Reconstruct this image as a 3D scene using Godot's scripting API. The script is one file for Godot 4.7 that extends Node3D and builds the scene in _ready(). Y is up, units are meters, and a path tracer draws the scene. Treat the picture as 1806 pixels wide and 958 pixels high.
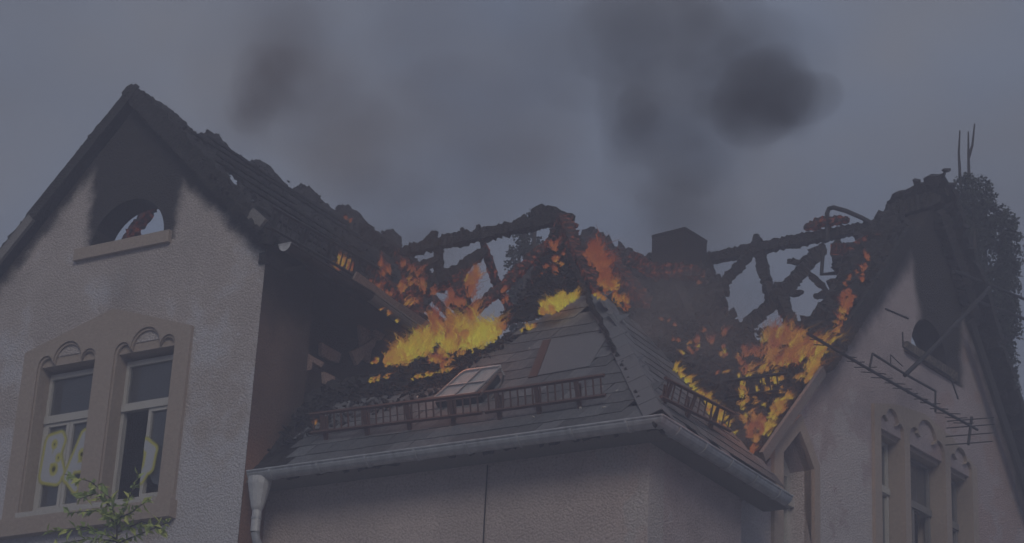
extends Node3D
# A burning house seen from the street below: a rendered gable wing, a hipped bay, and a second gable wing set round the corner.
# y is up, x runs along the front of the house, z points to the street; the house corner stands at the origin.

var rng := RandomNumberGenerator.new()
var nz := FastNoiseLite.new()
var cell := FastNoiseLite.new()
var M := {}
var taken := {}
var house: Node3D
var WING := Transform3D(Basis(Vector3(0.121869, 0, -0.992546), Vector3.UP, Vector3(0.992546, 0, 0.121869)), Vector3(4.9, 0, -3.6))

# ---------------------------------------------------------------- helpers
func numbered(called: String) -> String:
	taken[called] = taken.get(called, -1) + 1
	return called if taken[called] == 0 else "%s_%03d" % [called, taken[called]]

func tag(o, label := "", category := "", group := "", kind := ""):
	if label: o.set_meta("label", label)
	if category: o.set_meta("category", category)
	if group: o.set_meta("group", group)
	if kind: o.set_meta("kind", kind)
	return o

func thing(called: String, label: String, category: String, at := Vector3.ZERO, group := "") -> Node3D:
	var o := Node3D.new()
	o.name = numbered(called)
	add_child(o)
	o.position = at
	tag(o, label, category, group)
	return o

func begin() -> SurfaceTool:
	var st := SurfaceTool.new()
	st.begin(Mesh.PRIMITIVE_TRIANGLES)
	return st

func done(st: SurfaceTool, called: String, m: Material, parent: Node = null, at := Transform3D.IDENTITY) -> MeshInstance3D:
	var o := MeshInstance3D.new()
	o.mesh = st.commit()
	o.mesh.surface_set_material(0, m)
	o.transform = at
	if parent == null:
		o.name = numbered(called)
		add_child(o)
	else:
		o.name = called
		parent.add_child(o, true)
	return o

func tri(st: SurfaceTool, a: Vector3, b: Vector3, c: Vector3, ua := Vector2.ZERO, ub := Vector2.ZERO, uc := Vector2.ZERO) -> void:
	# a, b, c run counter-clockwise seen from outside
	var n := (b - a).cross(c - a)
	if n.length_squared() < 1e-14: return
	n = n.normalized()
	for k in [[a, ua], [c, uc], [b, ub]]:
		st.set_normal(n)
		st.set_uv(k[1])
		st.set_uv2(k[1])
		st.add_vertex(k[0])

func quad(st: SurfaceTool, a: Vector3, b: Vector3, c: Vector3, d: Vector3, u := Vector2.ZERO) -> void:
	tri(st, a, b, c, u, u, u)
	tri(st, a, c, d, u, u, u)

func hexa(st: SurfaceTool, p: Array) -> void:
	# eight corners: 0-3 the lower ring (counter-clockwise from above), 4-7 the upper one
	quad(st, p[3], p[2], p[1], p[0])
	quad(st, p[4], p[5], p[6], p[7])
	for k in 4:
		var j := (k + 1) % 4
		quad(st, p[k], p[j], p[j + 4], p[k + 4])

func box(st: SurfaceTool, lo: Vector3, hi: Vector3, t := Transform3D.IDENTITY) -> void:
	var p := []
	for y in [lo.y, hi.y]:
		for q in [[lo.x, hi.z], [hi.x, hi.z], [hi.x, lo.z], [lo.x, lo.z]]:
			p.append(t * Vector3(q[0], y, q[1]))
	hexa(st, p)

func bar(st: SurfaceTool, a: Vector3, b: Vector3, w: float, h: float, up := Vector3.UP) -> void:
	var d := (b - a).normalized()
	var s := d.cross(up).normalized()
	if s.length() < 0.5: s = d.cross(Vector3.RIGHT).normalized()
	var u := s.cross(d).normalized()
	var p := []
	for q in [a, b]:
		for k in [[-1, -1], [1, -1], [1, 1], [-1, 1]]:
			p.append(q + s * (k[0] * w / 2) + u * (k[1] * h / 2))
	hexa(st, p)

func tube(st: SurfaceTool, pts: Array, r: float, sides := 8, r_end := -1.0) -> void:
	var rings := []
	var s := Vector3.ZERO
	for i in pts.size():
		var d: Vector3 = (pts[mini(i + 1, pts.size() - 1)] - pts[maxi(i - 1, 0)]).normalized()
		if s == Vector3.ZERO:
			s = d.cross(Vector3.UP if absf(d.y) < 0.9 else Vector3.RIGHT).normalized()
		s = (s - d * s.dot(d)).normalized()
		var u := d.cross(s)
		var rad := r if r_end < 0.0 else lerpf(r, r_end, float(i) / (pts.size() - 1))
		var ring := []
		for k in sides:
			var a := TAU * k / sides
			ring.append(pts[i] + (s * cos(a) + u * sin(a)) * rad)
		rings.append(ring)
	for i in rings.size() - 1:
		for k in sides:
			var j := (k + 1) % sides
			quad(st, rings[i][k], rings[i][j], rings[i + 1][j], rings[i + 1][k])
	for k in range(1, sides - 1):
		tri(st, rings[0][0], rings[0][k + 1], rings[0][k])
		var e: Array = rings[-1]
		tri(st, e[0], e[k], e[k + 1])

func flat(st: SurfaceTool, poly: PackedVector2Array, z: float, outward: bool, uvr: Rect2, t: Transform3D) -> void:
	var idx := Geometry2D.triangulate_polygon(poly)
	for i in range(0, idx.size(), 3):
		var q := [poly[idx[i]], poly[idx[i + 1]], poly[idx[i + 2]]]
		var ccw: bool = (q[1] - q[0]).cross(q[2] - q[0]) > 0.0
		if ccw != outward: q.reverse()
		var v := []
		var u := []
		for p in q:
			v.append(t * Vector3(p.x, p.y, z))
			u.append(Vector2((p.x - uvr.position.x) / uvr.size.x, 1.0 - (p.y - uvr.position.y) / uvr.size.y))
		tri(st, v[0], v[1], v[2], u[0], u[1], u[2])

func sides_of(st: SurfaceTool, poly: PackedVector2Array, z0: float, z1: float, out: bool, uvr: Rect2, t: Transform3D) -> void:
	var ccw := not Geometry2D.is_polygon_clockwise(poly)
	for i in poly.size():
		var a := poly[i]
		var b := poly[(i + 1) % poly.size()]
		if ccw != out:
			var c := a
			a = b
			b = c
		var u := Vector2((a.x - uvr.position.x) / uvr.size.x, 1.0 - (a.y - uvr.position.y) / uvr.size.y)
		quad(st, t * Vector3(a.x, a.y, z0), t * Vector3(b.x, b.y, z0), t * Vector3(b.x, b.y, z1), t * Vector3(a.x, a.y, z1), u)

func plate(st: SurfaceTool, outline: Array, holes: Array, z0: float, z1: float, uvr := Rect2(0, 0, 1, 1), t := Transform3D.IDENTITY) -> void:
	# an outline with openings, from z0 (inside) to z1 (outside)
	var cuts := [-1e3, 1e3]
	for h in holes:
		var lo := 1e9
		var hi := -1e9
		for p in h:
			lo = minf(lo, p.x)
			hi = maxf(hi, p.x)
		cuts.append((lo + hi) / 2 + 0.0007 * cuts.size())
	cuts.sort()
	for k in cuts.size() - 1:
		var strip := PackedVector2Array([Vector2(cuts[k], -100), Vector2(cuts[k + 1], -100), Vector2(cuts[k + 1], 100), Vector2(cuts[k], 100)])
		var pieces := Geometry2D.intersect_polygons(PackedVector2Array(outline), strip)
		for h in holes:
			var next := []
			for p in pieces: next.append_array(Geometry2D.clip_polygons(p, PackedVector2Array(h)))
			pieces.assign(next)
		for p in pieces:
			flat(st, p, z1, true, uvr, t)
			flat(st, p, z0, false, uvr, t)
	sides_of(st, PackedVector2Array(outline), z0, z1, true, uvr, t)
	for h in holes: sides_of(st, PackedVector2Array(h), z0, z1, false, uvr, t)

func rect(x0: float, y0: float, x1: float, y1: float) -> Array:
	return [Vector2(x0, y0), Vector2(x1, y0), Vector2(x1, y1), Vector2(x0, y1)]

func arc(cx: float, cy: float, r: float, a0: float, a1: float, n: int, squash := 1.0) -> Array:
	var out := []
	for k in n + 1:
		var a := deg_to_rad(lerpf(a0, a1, float(k) / n))
		out.append(Vector2(cx + r * cos(a), cy + r * squash * sin(a)))
	return out

# ---------------------------------------------------------------- char: burnt timber and burnt sheets
func burnt_beam(pts: Array, w: float, h: float, ragged := 1.0) -> SurfaceTool:
	# a timber of rectangular section, its faces cracked and eaten by the fire, its ends broken
	var st := begin()
	var path := []
	for i in pts.size() - 1:
		var n := maxi(2, int(pts[i].distance_to(pts[i + 1]) / 0.032))
		for k in n: path.append(pts[i].lerp(pts[i + 1], float(k) / n))
	path.append(pts[-1])
	var off := rng.randf() * 500.0
	var sec := [[-1, -1], [0, -0.97], [1, -1], [0.97, 0], [1, 1], [0, 0.97], [-1, 1], [-0.97, 0]]
	var rings := []
	for i in path.size():
		var d: Vector3 = (path[mini(i + 1, path.size() - 1)] - path[maxi(i - 1, 0)]).normalized()
		var s := d.cross(Vector3.UP if absf(d.y) < 0.85 else Vector3.BACK).normalized()
		var u := s.cross(d)
		var e := minf(i, path.size() - 1 - i) / 4.0
		var keep := clampf(0.45 + 0.55 * e, 0.0, 1.0)
		var ring := []
		for k in 8:
			var c: Vector3 = path[i] + s * (sec[k][0] * w / 2) + u * (sec[k][1] * h / 2)
			var g := nz.get_noise_3dv(c * 26.0 + Vector3.ONE * off) * 0.24 + cell.get_noise_3dv(c * 9.0 + Vector3.ONE * off) * 0.22 + nz.get_noise_3dv(c * 5.0 + Vector3.ONE * off) * 0.14 + rng.randf_range(-0.17, 0.13)
			ring.append(path[i].lerp(c, keep * (1.0 + g * ragged)) + d * nz.get_noise_3dv(c * 30.0) * 0.02)
		rings.append(ring)
	for i in rings.size() - 1:
		for k in 8:
			var j := (k + 1) % 8
			quad(st, rings[i][k], rings[i][j], rings[i + 1][j], rings[i + 1][k])
	for k in range(1, 7):
		tri(st, rings[0][0], rings[0][k + 1], rings[0][k])
		tri(st, rings[-1][0], rings[-1][k], rings[-1][k + 1])
	return st

func sheet(origin: Vector3, U: Vector3, V: Vector3, step: float, keep: Array, holes: Array, thick: float, rough: float, ragged: float) -> SurfaceTool:
	# a burnt roof skin: kept inside the polygons of keep, eaten away round their edges and in holes
	var st := begin()
	var N := U.cross(V).normalized()
	var lo := Vector2(1e9, 1e9)
	var hi := -lo
	var kept := []
	for p in keep:
		kept.append(PackedVector2Array(p))
		for q in p:
			lo = lo.min(q)
			hi = hi.max(q)
	lo -= Vector2(ragged, ragged)
	hi += Vector2(ragged, ragged)
	var gone := []
	for p in holes: gone.append(PackedVector2Array(p))
	var nu := int((hi.x - lo.x) / step) + 1
	var nv := int((hi.y - lo.y) / step) + 1
	var on := PackedByteArray()
	on.resize(nu * nv)
	for j in nv:
		for i in nu:
			var c := lo + Vector2(i + 0.5, j + 0.5) * step
			var q := c + Vector2(nz.get_noise_2d(c.x * 9.0, c.y * 9.0), nz.get_noise_2d(c.x * 9.0 + 70.0, c.y * 9.0)) * ragged + Vector2(nz.get_noise_2d(c.x * 35.0, c.y * 35.0 + 9.0), nz.get_noise_2d(c.x * 35.0 + 30.0, c.y * 35.0)) * ragged * 0.5
			for p in kept:
				if Geometry2D.is_point_in_polygon(q, p):
					on[j * nu + i] = 1
					break
			for p in gone:
				if Geometry2D.is_point_in_polygon(c + (q - c) * 0.35, p): on[j * nu + i] = 0
	var top := []
	var low := []
	for j in nv + 1:
		for i in nu + 1:
			var c := lo + Vector2(i, j) * step
			var g := nz.get_noise_2d(c.x * 14.0, c.y * 14.0 + 200.0) * rough + cell.get_noise_2d(c.x * 6.0, c.y * 6.0) * rough * 0.7
			var w := Vector2(nz.get_noise_2d(c.x * 60.0, c.y * 60.0), nz.get_noise_2d(c.x * 60.0 + 50.0, c.y * 60.0)) * step * 0.9
			var b := origin + U * (c.x + w.x) + V * (c.y + w.y) + N * g
			top.append(b)
			low.append(b - N * thick * (0.8 + 0.4 * nz.get_noise_2d(c.x * 20.0, c.y * 20.0 + 50.0)))
	var w1 := nu + 1
	for j in nv:
		for i in nu:
			if on[j * nu + i] == 0: continue
			var a := j * w1 + i
			var q := [a, a + 1, a + w1 + 1, a + w1]
			quad(st, top[q[0]], top[q[1]], top[q[2]], top[q[3]])
			quad(st, low[q[3]], low[q[2]], low[q[1]], low[q[0]])
			var near := [[0, -1], [1, 0], [0, 1], [-1, 0]]
			for k in 4:
				var x: int = i + near[k][0]
				var y: int = j + near[k][1]
				if x < 0 or y < 0 or x >= nu or y >= nv or on[y * nu + x] == 0:
					var n := (k + 1) % 4
					quad(st, low[q[k]], low[q[n]], top[q[n]], top[q[k]])
	return st

func rubble(count: int, corners: Array, lo: float, hi: float, normal: Vector3) -> SurfaceTool:
	# broken flakes and lumps strewn over the patch between the corners
	var st := begin()
	for i in count:
		var c := spot(corners) + normal * rng.randf_range(0.0, hi * 0.5)
		var b := Basis.from_euler(Vector3(rng.randf_range(-0.9, 0.9), rng.randf() * TAU, rng.randf_range(-0.9, 0.9)))
		var s := Vector3(rng.randf_range(lo, hi), rng.randf_range(lo, hi) * 0.3, rng.randf_range(lo, hi) * 0.7)
		var p := []
		for y in [-1, 1]:
			for q in [[-1, 1], [1, 1], [1, -1], [-1, -1]]:
				p.append(c + b * (Vector3(q[0], y, q[1]) * s * 0.5 * rng.randf_range(0.6, 1.1)))
		hexa(st, p)
	return st

func spot(corners: Array) -> Vector3:
	# a random point of a fan of triangles
	var areas := []
	var total := 0.0
	for k in range(1, corners.size() - 1):
		total += (corners[k] - corners[0]).cross(corners[k + 1] - corners[0]).length()
		areas.append(total)
	var pick := rng.randf() * total
	for k in areas.size():
		if pick <= areas[k]:
			var a := sqrt(rng.randf())
			var b := rng.randf()
			return corners[0] * (1.0 - a) + corners[k + 1] * (a * (1.0 - b)) + corners[k + 2] * (a * b)
	return corners[0]

# ---------------------------------------------------------------- materials
func ramp(stops: Array) -> Gradient:
	var g := Gradient.new()
	var at := PackedFloat32Array()
	var c := PackedColorArray()
	for s in stops:
		at.append(s[0])
		c.append(Color(s[1][0], s[1][1], s[1][2]).linear_to_srgb())
	g.offsets = at
	g.colors = c
	return g

func noise_map(kind: int, freq: float, octaves: int, sd: int, stops = null, size := 512) -> NoiseTexture2D:
	var f := FastNoiseLite.new()
	f.noise_type = kind
	f.frequency = freq
	f.fractal_octaves = octaves
	f.seed = sd
	var t := NoiseTexture2D.new()
	t.width = size
	t.height = size
	t.seamless = true
	t.noise = f
	if stops: t.color_ramp = ramp(stops)
	return t

func material(called: String, lin: Array, rough: float, metal := 0.0) -> StandardMaterial3D:
	var m := StandardMaterial3D.new()
	m.resource_name = called
	m.albedo_color = Color(lin[0], lin[1], lin[2]).linear_to_srgb()
	m.roughness = rough
	m.metallic = metal
	M[called] = m
	return m

func grained(called: String, stops: Array, rough: float, metres: float, freq := 0.02, relief := 0.0, relief_tex: Texture2D = null, metal := 0.0, sd := 1) -> StandardMaterial3D:
	var m := material(called, [1, 1, 1], rough, metal)
	m.albedo_texture = noise_map(FastNoiseLite.TYPE_SIMPLEX_SMOOTH, freq, 5, sd, stops)
	m.uv1_triplanar = true
	m.uv1_world_triplanar = true
	m.uv1_scale = Vector3.ONE / metres
	if relief > 0.0:
		m.heightmap_enabled = true
		m.heightmap_scale = relief
		m.heightmap_texture = relief_tex if relief_tex else m.albedo_texture
	return m

func facade_image(w: int, h: int, area: Rect2, paint: Callable) -> ImageTexture:
	var im := Image.create(w, h, false, Image.FORMAT_RGB8)
	for j in h:
		for i in w:
			var p := area.position + area.size * Vector2((i + 0.5) / w, 1.0 - (j + 0.5) / h)
			var c: Vector3 = paint.call(p)
			im.set_pixel(i, j, Color(c.x, c.y, c.z).linear_to_srgb())
	return ImageTexture.create_from_image(im)

func plastered(called: String, tex: Texture2D) -> StandardMaterial3D:
	var m: StandardMaterial3D = M.plaster.duplicate()
	m.resource_name = called
	m.detail_enabled = true
	m.detail_uv_layer = BaseMaterial3D.DETAIL_UV_2
	m.detail_blend_mode = BaseMaterial3D.BLEND_MODE_MUL
	m.detail_albedo = tex
	M[called] = m
	return m

func fbm(x: float, y: float) -> float:
	return nz.get_noise_2d(x, y) * 0.6 + nz.get_noise_2d(x * 2.7 + 11.0, y * 2.7) * 0.28 + nz.get_noise_2d(x * 7.0, y * 7.0 + 5.0) * 0.16

func make_materials() -> void:
	var cast := noise_map(FastNoiseLite.TYPE_SIMPLEX_SMOOTH, 0.045, 3, 21)
	grained("plaster", [[0.0, [0.45, 0.41, 0.39]], [0.32, [0.8, 0.77, 0.76]], [0.5, [0.97, 0.95, 0.94]], [1.0, [1.0, 1.0, 1.0]]], 0.95, 0.85, 0.045, 1.3, cast)
	grained("sandstone", [[0.0, [0.29, 0.235, 0.2]], [0.4, [0.345, 0.285, 0.245]], [0.65, [0.37, 0.31, 0.265]], [1.0, [0.43, 0.37, 0.33]]], 0.9, 0.9, 0.03, 0.25, cast, 0.0, 4)
	grained("char", [[0.0, [0.006, 0.006, 0.007]], [0.5, [0.014, 0.013, 0.014]], [0.72, [0.03, 0.026, 0.026]], [1.0, [0.075, 0.066, 0.062]]], 0.85, 0.8, 0.03, 1.5, noise_map(FastNoiseLite.TYPE_CELLULAR, 0.05, 2, 5), 0.0, 7)
	var g: StandardMaterial3D = M.char.duplicate()
	g.resource_name = "glowing_char"
	g.emission_enabled = true
	g.emission = Color.BLACK
	g.emission_texture = noise_map(FastNoiseLite.TYPE_SIMPLEX_SMOOTH, 0.016, 4, 31, [[0.0, [0, 0, 0]], [0.5, [0.0, 0.0, 0.0]], [0.64, [0.12, 0.02, 0.012]], [0.78, [0.4, 0.075, 0.03]], [1.0, [0.85, 0.26, 0.06]]])
	g.emission_energy_multiplier = 0.4
	M["glowing_char"] = g
	grained("ash", [[0.0, [0.02, 0.02, 0.02]], [0.5, [0.06, 0.055, 0.055]], [0.75, [0.14, 0.125, 0.12]], [1.0, [0.3, 0.28, 0.27]]], 0.95, 0.7, 0.05, 0.0, null, 0.0, 9)
	for k in 4:
		var b: float = [0.085, 0.102, 0.118, 0.14][k]
		grained("slate_%d" % k, [[0.0, [b * 0.5, b * 0.54, b * 0.62]], [0.5, [b * 0.9, b * 0.98, b * 1.12]], [0.8, [b * 1.2, b * 1.25, b * 1.35]], [1.0, [b * 2.0, b * 2.0, b * 2.0]]], 0.8, 0.9, 0.03, 0.2, cast, 0.0, 40 + k)
	grained("felt", [[0.0, [0.1, 0.107, 0.125]], [0.5, [0.135, 0.143, 0.163]], [1.0, [0.175, 0.183, 0.2]]], 0.85, 0.6, 0.05, 0.1, cast, 0.0, 50)
	grained("zinc", [[0.0, [0.27, 0.285, 0.31]], [0.5, [0.42, 0.44, 0.47]], [1.0, [0.54, 0.56, 0.58]]], 0.4, 1.1, 0.015, 0.0, null, 0.35, 51)
	grained("bright_zinc", [[0.0, [0.36, 0.37, 0.39]], [0.5, [0.52, 0.53, 0.55]], [1.0, [0.62, 0.63, 0.64]]], 0.5, 0.8, 0.02, 0.0, null, 0.15, 52)
	grained("rusty_iron", [[0.0, [0.04, 0.026, 0.024]], [0.5, [0.085, 0.045, 0.036]], [0.8, [0.13, 0.06, 0.04]], [1.0, [0.2, 0.1, 0.06]]], 0.85, 0.5, 0.05, 0.0, null, 0.0, 53)
	grained("hatch_sheet", [[0.0, [0.5, 0.51, 0.53]], [0.5, [0.62, 0.63, 0.65]], [1.0, [0.7, 0.71, 0.73]]], 0.7, 0.8, 0.02, 0.0, null, 0.0, 60)
	material("sooty_iron", [0.022, 0.022, 0.026], 0.7)
	grained("old_paint", [[0.0, [0.22, 0.2, 0.18]], [0.4, [0.42, 0.41, 0.39]], [1.0, [0.6, 0.59, 0.57]]], 0.7, 0.5, 0.04, 0.0, null, 0.0, 54)
	grained("grey_board", [[0.0, [0.1, 0.095, 0.095]], [0.5, [0.19, 0.18, 0.18]], [1.0, [0.3, 0.29, 0.28]]], 0.9, 0.7, 0.05, 0.0, null, 0.0, 55)
	grained("peeled_plaster", [[0.0, [0.1, 0.08, 0.075]], [0.45, [0.27, 0.2, 0.18]], [1.0, [0.42, 0.34, 0.3]]], 0.95, 0.6, 0.03, 0.0, null, 0.0, 57)
	grained("sooty_brick", [[0.0, [0.012, 0.012, 0.013]], [0.6, [0.028, 0.024, 0.024]], [1.0, [0.06, 0.045, 0.04]]], 0.9, 0.6, 0.05, 1.0, cast, 0.0, 58)
	grained("sooty_stone", [[0.0, [0.03, 0.027, 0.026]], [0.4, [0.07, 0.06, 0.055]], [0.65, [0.16, 0.13, 0.11]], [1.0, [0.28, 0.23, 0.19]]], 0.95, 0.8, 0.02, 0.0, null, 0.0, 61)
	grained("earth", [[0.0, [0.2, 0.195, 0.185]], [1.0, [0.34, 0.33, 0.31]]], 0.95, 3.0)
	material("bark", [0.05, 0.042, 0.036], 0.9)
	for k in 3:
		var leaf := material("leaf_%d" % k, [[0.34, 0.42, 0.13], [0.46, 0.5, 0.13], [0.25, 0.34, 0.11]][k], 0.6)
		leaf.backlight_enabled = true
		leaf.backlight = Color(0.35, 0.42, 0.18)
	material("dark_leaf", [0.03, 0.042, 0.03], 0.8)
	var glass := material("glass", [0.1, 0.11, 0.13], 0.08)
	glass.transparency = BaseMaterial3D.TRANSPARENCY_ALPHA
	glass.albedo_color.a = 0.35
	glass.metallic_specular = 0.7
	# flame: one column of the texture for each tint, from the foot (top row) to the tip
	var im := Image.create(16, 32, false, Image.FORMAT_RGB8)
	var tints := [[[0.9, 0.7, 0.07], [0.9, 0.52, 0.06], [0.62, 0.24, 0.06]], [[0.8, 0.4, 0.07], [0.7, 0.27, 0.06], [0.42, 0.13, 0.06]], [[0.6, 0.2, 0.06], [0.46, 0.11, 0.05], [0.24, 0.06, 0.04]], [[0.95, 0.84, 0.1], [0.92, 0.74, 0.07], [0.85, 0.45, 0.06]]]
	for i in 16:
		for j in 32:
			var c: Array = tints[i / 4]
			var t := j / 31.0
			var s: float = [1.0, 0.84, 0.68, 0.9][i % 4]
			var q := []
			for k in 3: q.append(s * (lerpf(c[0][k], c[1][k], t * 2.0) if t < 0.5 else lerpf(c[1][k], c[2][k], t * 2.0 - 1.0)))
			im.set_pixel(i, j, Color(q[0], q[1], q[2]).linear_to_srgb())
	var veil := Image.create(16, 32, false, Image.FORMAT_RGBA8)
	for j in 32:
		for i in 16: veil.set_pixel(i, j, Color(0, 0, 0, lerpf(0.72, 0.1, pow(j / 31.0, 0.9)) * (0.4 if i % 4 == 3 else 1.0)))
	var flame := material("flame", [0, 0, 0], 1.0)
	flame.transparency = BaseMaterial3D.TRANSPARENCY_ALPHA
	flame.albedo_color = Color.WHITE
	flame.albedo_texture = ImageTexture.create_from_image(veil)
	flame.specular_mode = BaseMaterial3D.SPECULAR_DISABLED
	flame.emission_enabled = true
	flame.emission = Color.BLACK
	flame.emission_texture = ImageTexture.create_from_image(im)
	flame.texture_repeat = false
	flame.emission_energy_multiplier = FIRE

const FIRE := 0.53
const HAZE := 0.0175

# ---------------------------------------------------------------- fire
func tongue(st: SurfaceTool, foot: Vector3, tall: float, wide: float, lean: Vector3, tint: int, ghost := false) -> void:
	var n := 7
	var off := rng.randf() * 300.0
	var turn := rng.randf() * TAU
	var flatten := rng.randf_range(0.35, 0.9)
	var rings := []
	var u := (tint * 4 + (3 if ghost else rng.randi_range(0, 2)) + 0.5) / 16.0
	for i in n + 1:
		var t := float(i) / n
		var sway := Vector3(nz.get_noise_2d(t * 13.0, off), 0, nz.get_noise_2d(t * 13.0 + 90.0, off)) * tall * 0.7 * t
		var c := foot + Vector3.UP * tall * t + lean * tall * t * t + sway
		var r := wide * (0.35 + 1.2 * sqrt(t) * (1.0 - t)) * (1.0 - t * t) * (1.0 + 0.7 * nz.get_noise_2d(t * 22.0 + 40.0, off))
		var ring := []
		for k in 5:
			var a := turn + t * 1.5 + TAU * k / 5.0
			ring.append(c + Vector3(cos(a), 0.25 * sin(a * 2.0), sin(a) * flatten) * maxf(r, 0.0008))
		rings.append(ring)
	for i in n:
		for k in 5:
			var j := (k + 1) % 5
			var q := [rings[i][k], rings[i][j], rings[i + 1][j], rings[i + 1][k]]
			var a := Vector2(u, float(i) / n)
			var b := Vector2(u, float(i + 1) / n)
			tri(st, q[0], q[1], q[2], a, a, b)
			tri(st, q[0], q[2], q[3], a, b, b)

func fire(label: String, patches: Array, glow := 0.0, at := Vector3.ZERO) -> void:
	# patches: [corners of the burning patch, count, least and most height, width, tint]
	var t := thing("fire", label, "fire", patches[0][0][0], "fires on the roof")
	for p in patches:
		var st := begin()
		for i in maxi(2, int(p[1] / 5.5)):
			# a clump of tongues that lean and curl together
			var c := spot(p[0])
			var lean: Vector3 = Vector3(rng.randf_range(-1.0, 1.2), 0, rng.randf_range(-0.7, 0.7)) + (p[6] if p.size() > 6 else Vector3.ZERO)
			var hot := rng.randf()
			var far := pow(rng.randf(), 1.6)
			for k in rng.randi_range(8, 18):
				var tint: int = p[5]
				if hot < 0.38 or rng.randf() < 0.15: tint = {3: 0, 0: 1, 1: 2, 2: 2}[tint]
				elif hot > 0.85 and tint == 1: tint = 0
				var tall := lerpf(p[2], p[3], far * rng.randf_range(0.45, 1.1)) * 0.95
				var q := c + any_dir() * rng.randf_range(0.0, 0.09) * minf(1.0, p[3] * 3.0) + Vector3.UP * tall * 0.4 * rng.randf()
				if k < 2: tongue(st, q - t.position, tall * 1.15, p[4] * rng.randf_range(0.9, 1.7), lean, tint, true)
				tongue(st, q - t.position, tall, p[4] * rng.randf_range(0.1, 0.52), lean + any_dir() * Vector3(0.6, 0, 0.6), tint)
		done(st, ["yellow_flame", "orange_flame", "red_flame", "bright_flame"][p[5]], M.flame, t)
	if glow > 0.0:
		var l := OmniLight3D.new()
		l.name = "fire_glow"
		l.light_color = Color(1.0, 0.55, 0.18)
		l.light_energy = glow * 0.5
		l.light_size = 0.3
		l.omni_range = 12.0
		l.omni_attenuation = 2.0
		l.shadow_enabled = true
		add_child(l, true)
		l.position = at

# ---------------------------------------------------------------- windows, gutters and other fittings
func pane_at(p: Array, z: float, win: Node3D, at: Transform3D) -> MeshInstance3D:
	var st := begin()
	plate(st, p, [], z - 0.004, z, Rect2(0, 0, 1, 1))
	return done(st, "pane", M.glass, win, at)

func snow_guard(a: Vector3, b: Vector3, rise: Vector3, bars: int, posts: int, m: Material, normal: Vector3) -> void:
	var g := Node3D.new()
	g.name = "snow_guard"
	house.add_child(g, true)
	for k in 2:
		var st := begin()
		bar(st, a + rise * k, b + rise * k, 0.035, 0.03, normal)
		done(st, "rail", m, g)
	for i in bars:
		var p := a.lerp(b, (i + 0.5) / bars)
		var st := begin()
		bar(st, p + rise * 0.07, p + rise * 0.93, 0.016, 0.012, normal)
		done(st, "lattice_bar", m, g)
	for i in posts:
		var p := a.lerp(b, (i + 0.3) / posts)
		var st := begin()
		bar(st, p - normal * 0.09 - rise * 0.25, p + rise * 1.05, 0.05, 0.02, normal)
		bar(st, p - normal * 0.1 - rise * 0.2, p - normal * 0.1 + rise * 1.3 - normal * 0.03, 0.04, 0.01, normal)
		done(st, "bracket", m, g)

func half_round(a: Vector3, b: Vector3, out: Vector3, r: float, brackets: int, m: Material, capped := true, mitre_a := false, mitre_b := false) -> Node3D:
	var st := begin()
	var n := 9
	var segs := maxi(1, int(a.distance_to(b) / 0.4))
	for s in segs:
		var p := a.lerp(b, float(s) / segs)
		var q := a.lerp(b, float(s + 1) / segs)
		var prof := []
		for k in n + 1:
			var an := PI * k / n
			prof.append(out * (r * cos(an)) + Vector3.DOWN * (r * sin(an)))
		# at a mitred corner the outer side runs on and the inner side stops short
		var run := (b - a).normalized()
		var at_a := func(v: Vector3) -> Vector3: return p + v - (run * v.dot(out) if mitre_a and s == 0 else Vector3.ZERO)
		var at_b := func(v: Vector3) -> Vector3: return q + v + (run * v.dot(out) if mitre_b and s == segs - 1 else Vector3.ZERO)
		for k in n:
			quad(st, at_a.call(prof[k]), at_b.call(prof[k]), at_b.call(prof[k + 1]), at_a.call(prof[k + 1]))
			quad(st, at_a.call(prof[k + 1] * 0.96), at_b.call(prof[k + 1] * 0.96), at_b.call(prof[k] * 0.96), at_a.call(prof[k] * 0.96))
	var way := (b - a).normalized() * r
	tube(st, [a + out * r - (way if mitre_a else Vector3.ZERO), b + out * r + (way if mitre_b else Vector3.ZERO)], 0.014, 8)
	tube(st, [a - out * r + Vector3.UP * 0.02, b - out * r + Vector3.UP * 0.02], 0.008, 6)
	var g := done(st, "gutter", m, house)
	for i in brackets:
		var p := a.lerp(b, (i + 0.5) / brackets)
		var d := (b - a).normalized() * 0.014
		var bs := begin()
		for k in n:
			var a0 := PI * k / n
			var a1 := PI * (k + 1) / n
			var q0 := out * cos(a0) + Vector3.DOWN * sin(a0)
			var q1 := out * cos(a1) + Vector3.DOWN * sin(a1)
			var s0 := r * 1.01
			var s1 := r * 1.11
			quad(bs, p - d + q0 * s1, p + d + q0 * s1, p + d + q1 * s1, p - d + q1 * s1)
			quad(bs, p + d + q0 * s0, p + d + q1 * s0, p + d + q1 * s1, p + d + q0 * s1)
			quad(bs, p - d + q0 * s1, p - d + q1 * s1, p - d + q1 * s0, p - d + q0 * s0)
		done(bs, "bracket", m, g)
	if capped:
		for e in ([] if mitre_a else [[a, 1.0]]) + ([] if mitre_b else [[b, -1.0]]):
			var cs := begin()
			var d: Vector3 = (b - a).normalized() * e[1]
			for k in n:
				var a0 := PI * k / n
				var a1 := PI * (k + 1) / n
				tri(cs, e[0] - d * 0.004, e[0] - d * 0.004 + (out * cos(a0) + Vector3.DOWN * sin(a0)) * r, e[0] - d * 0.004 + (out * cos(a1) + Vector3.DOWN * sin(a1)) * r)
			done(cs, "end_cap", m, g)
	return g

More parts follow.
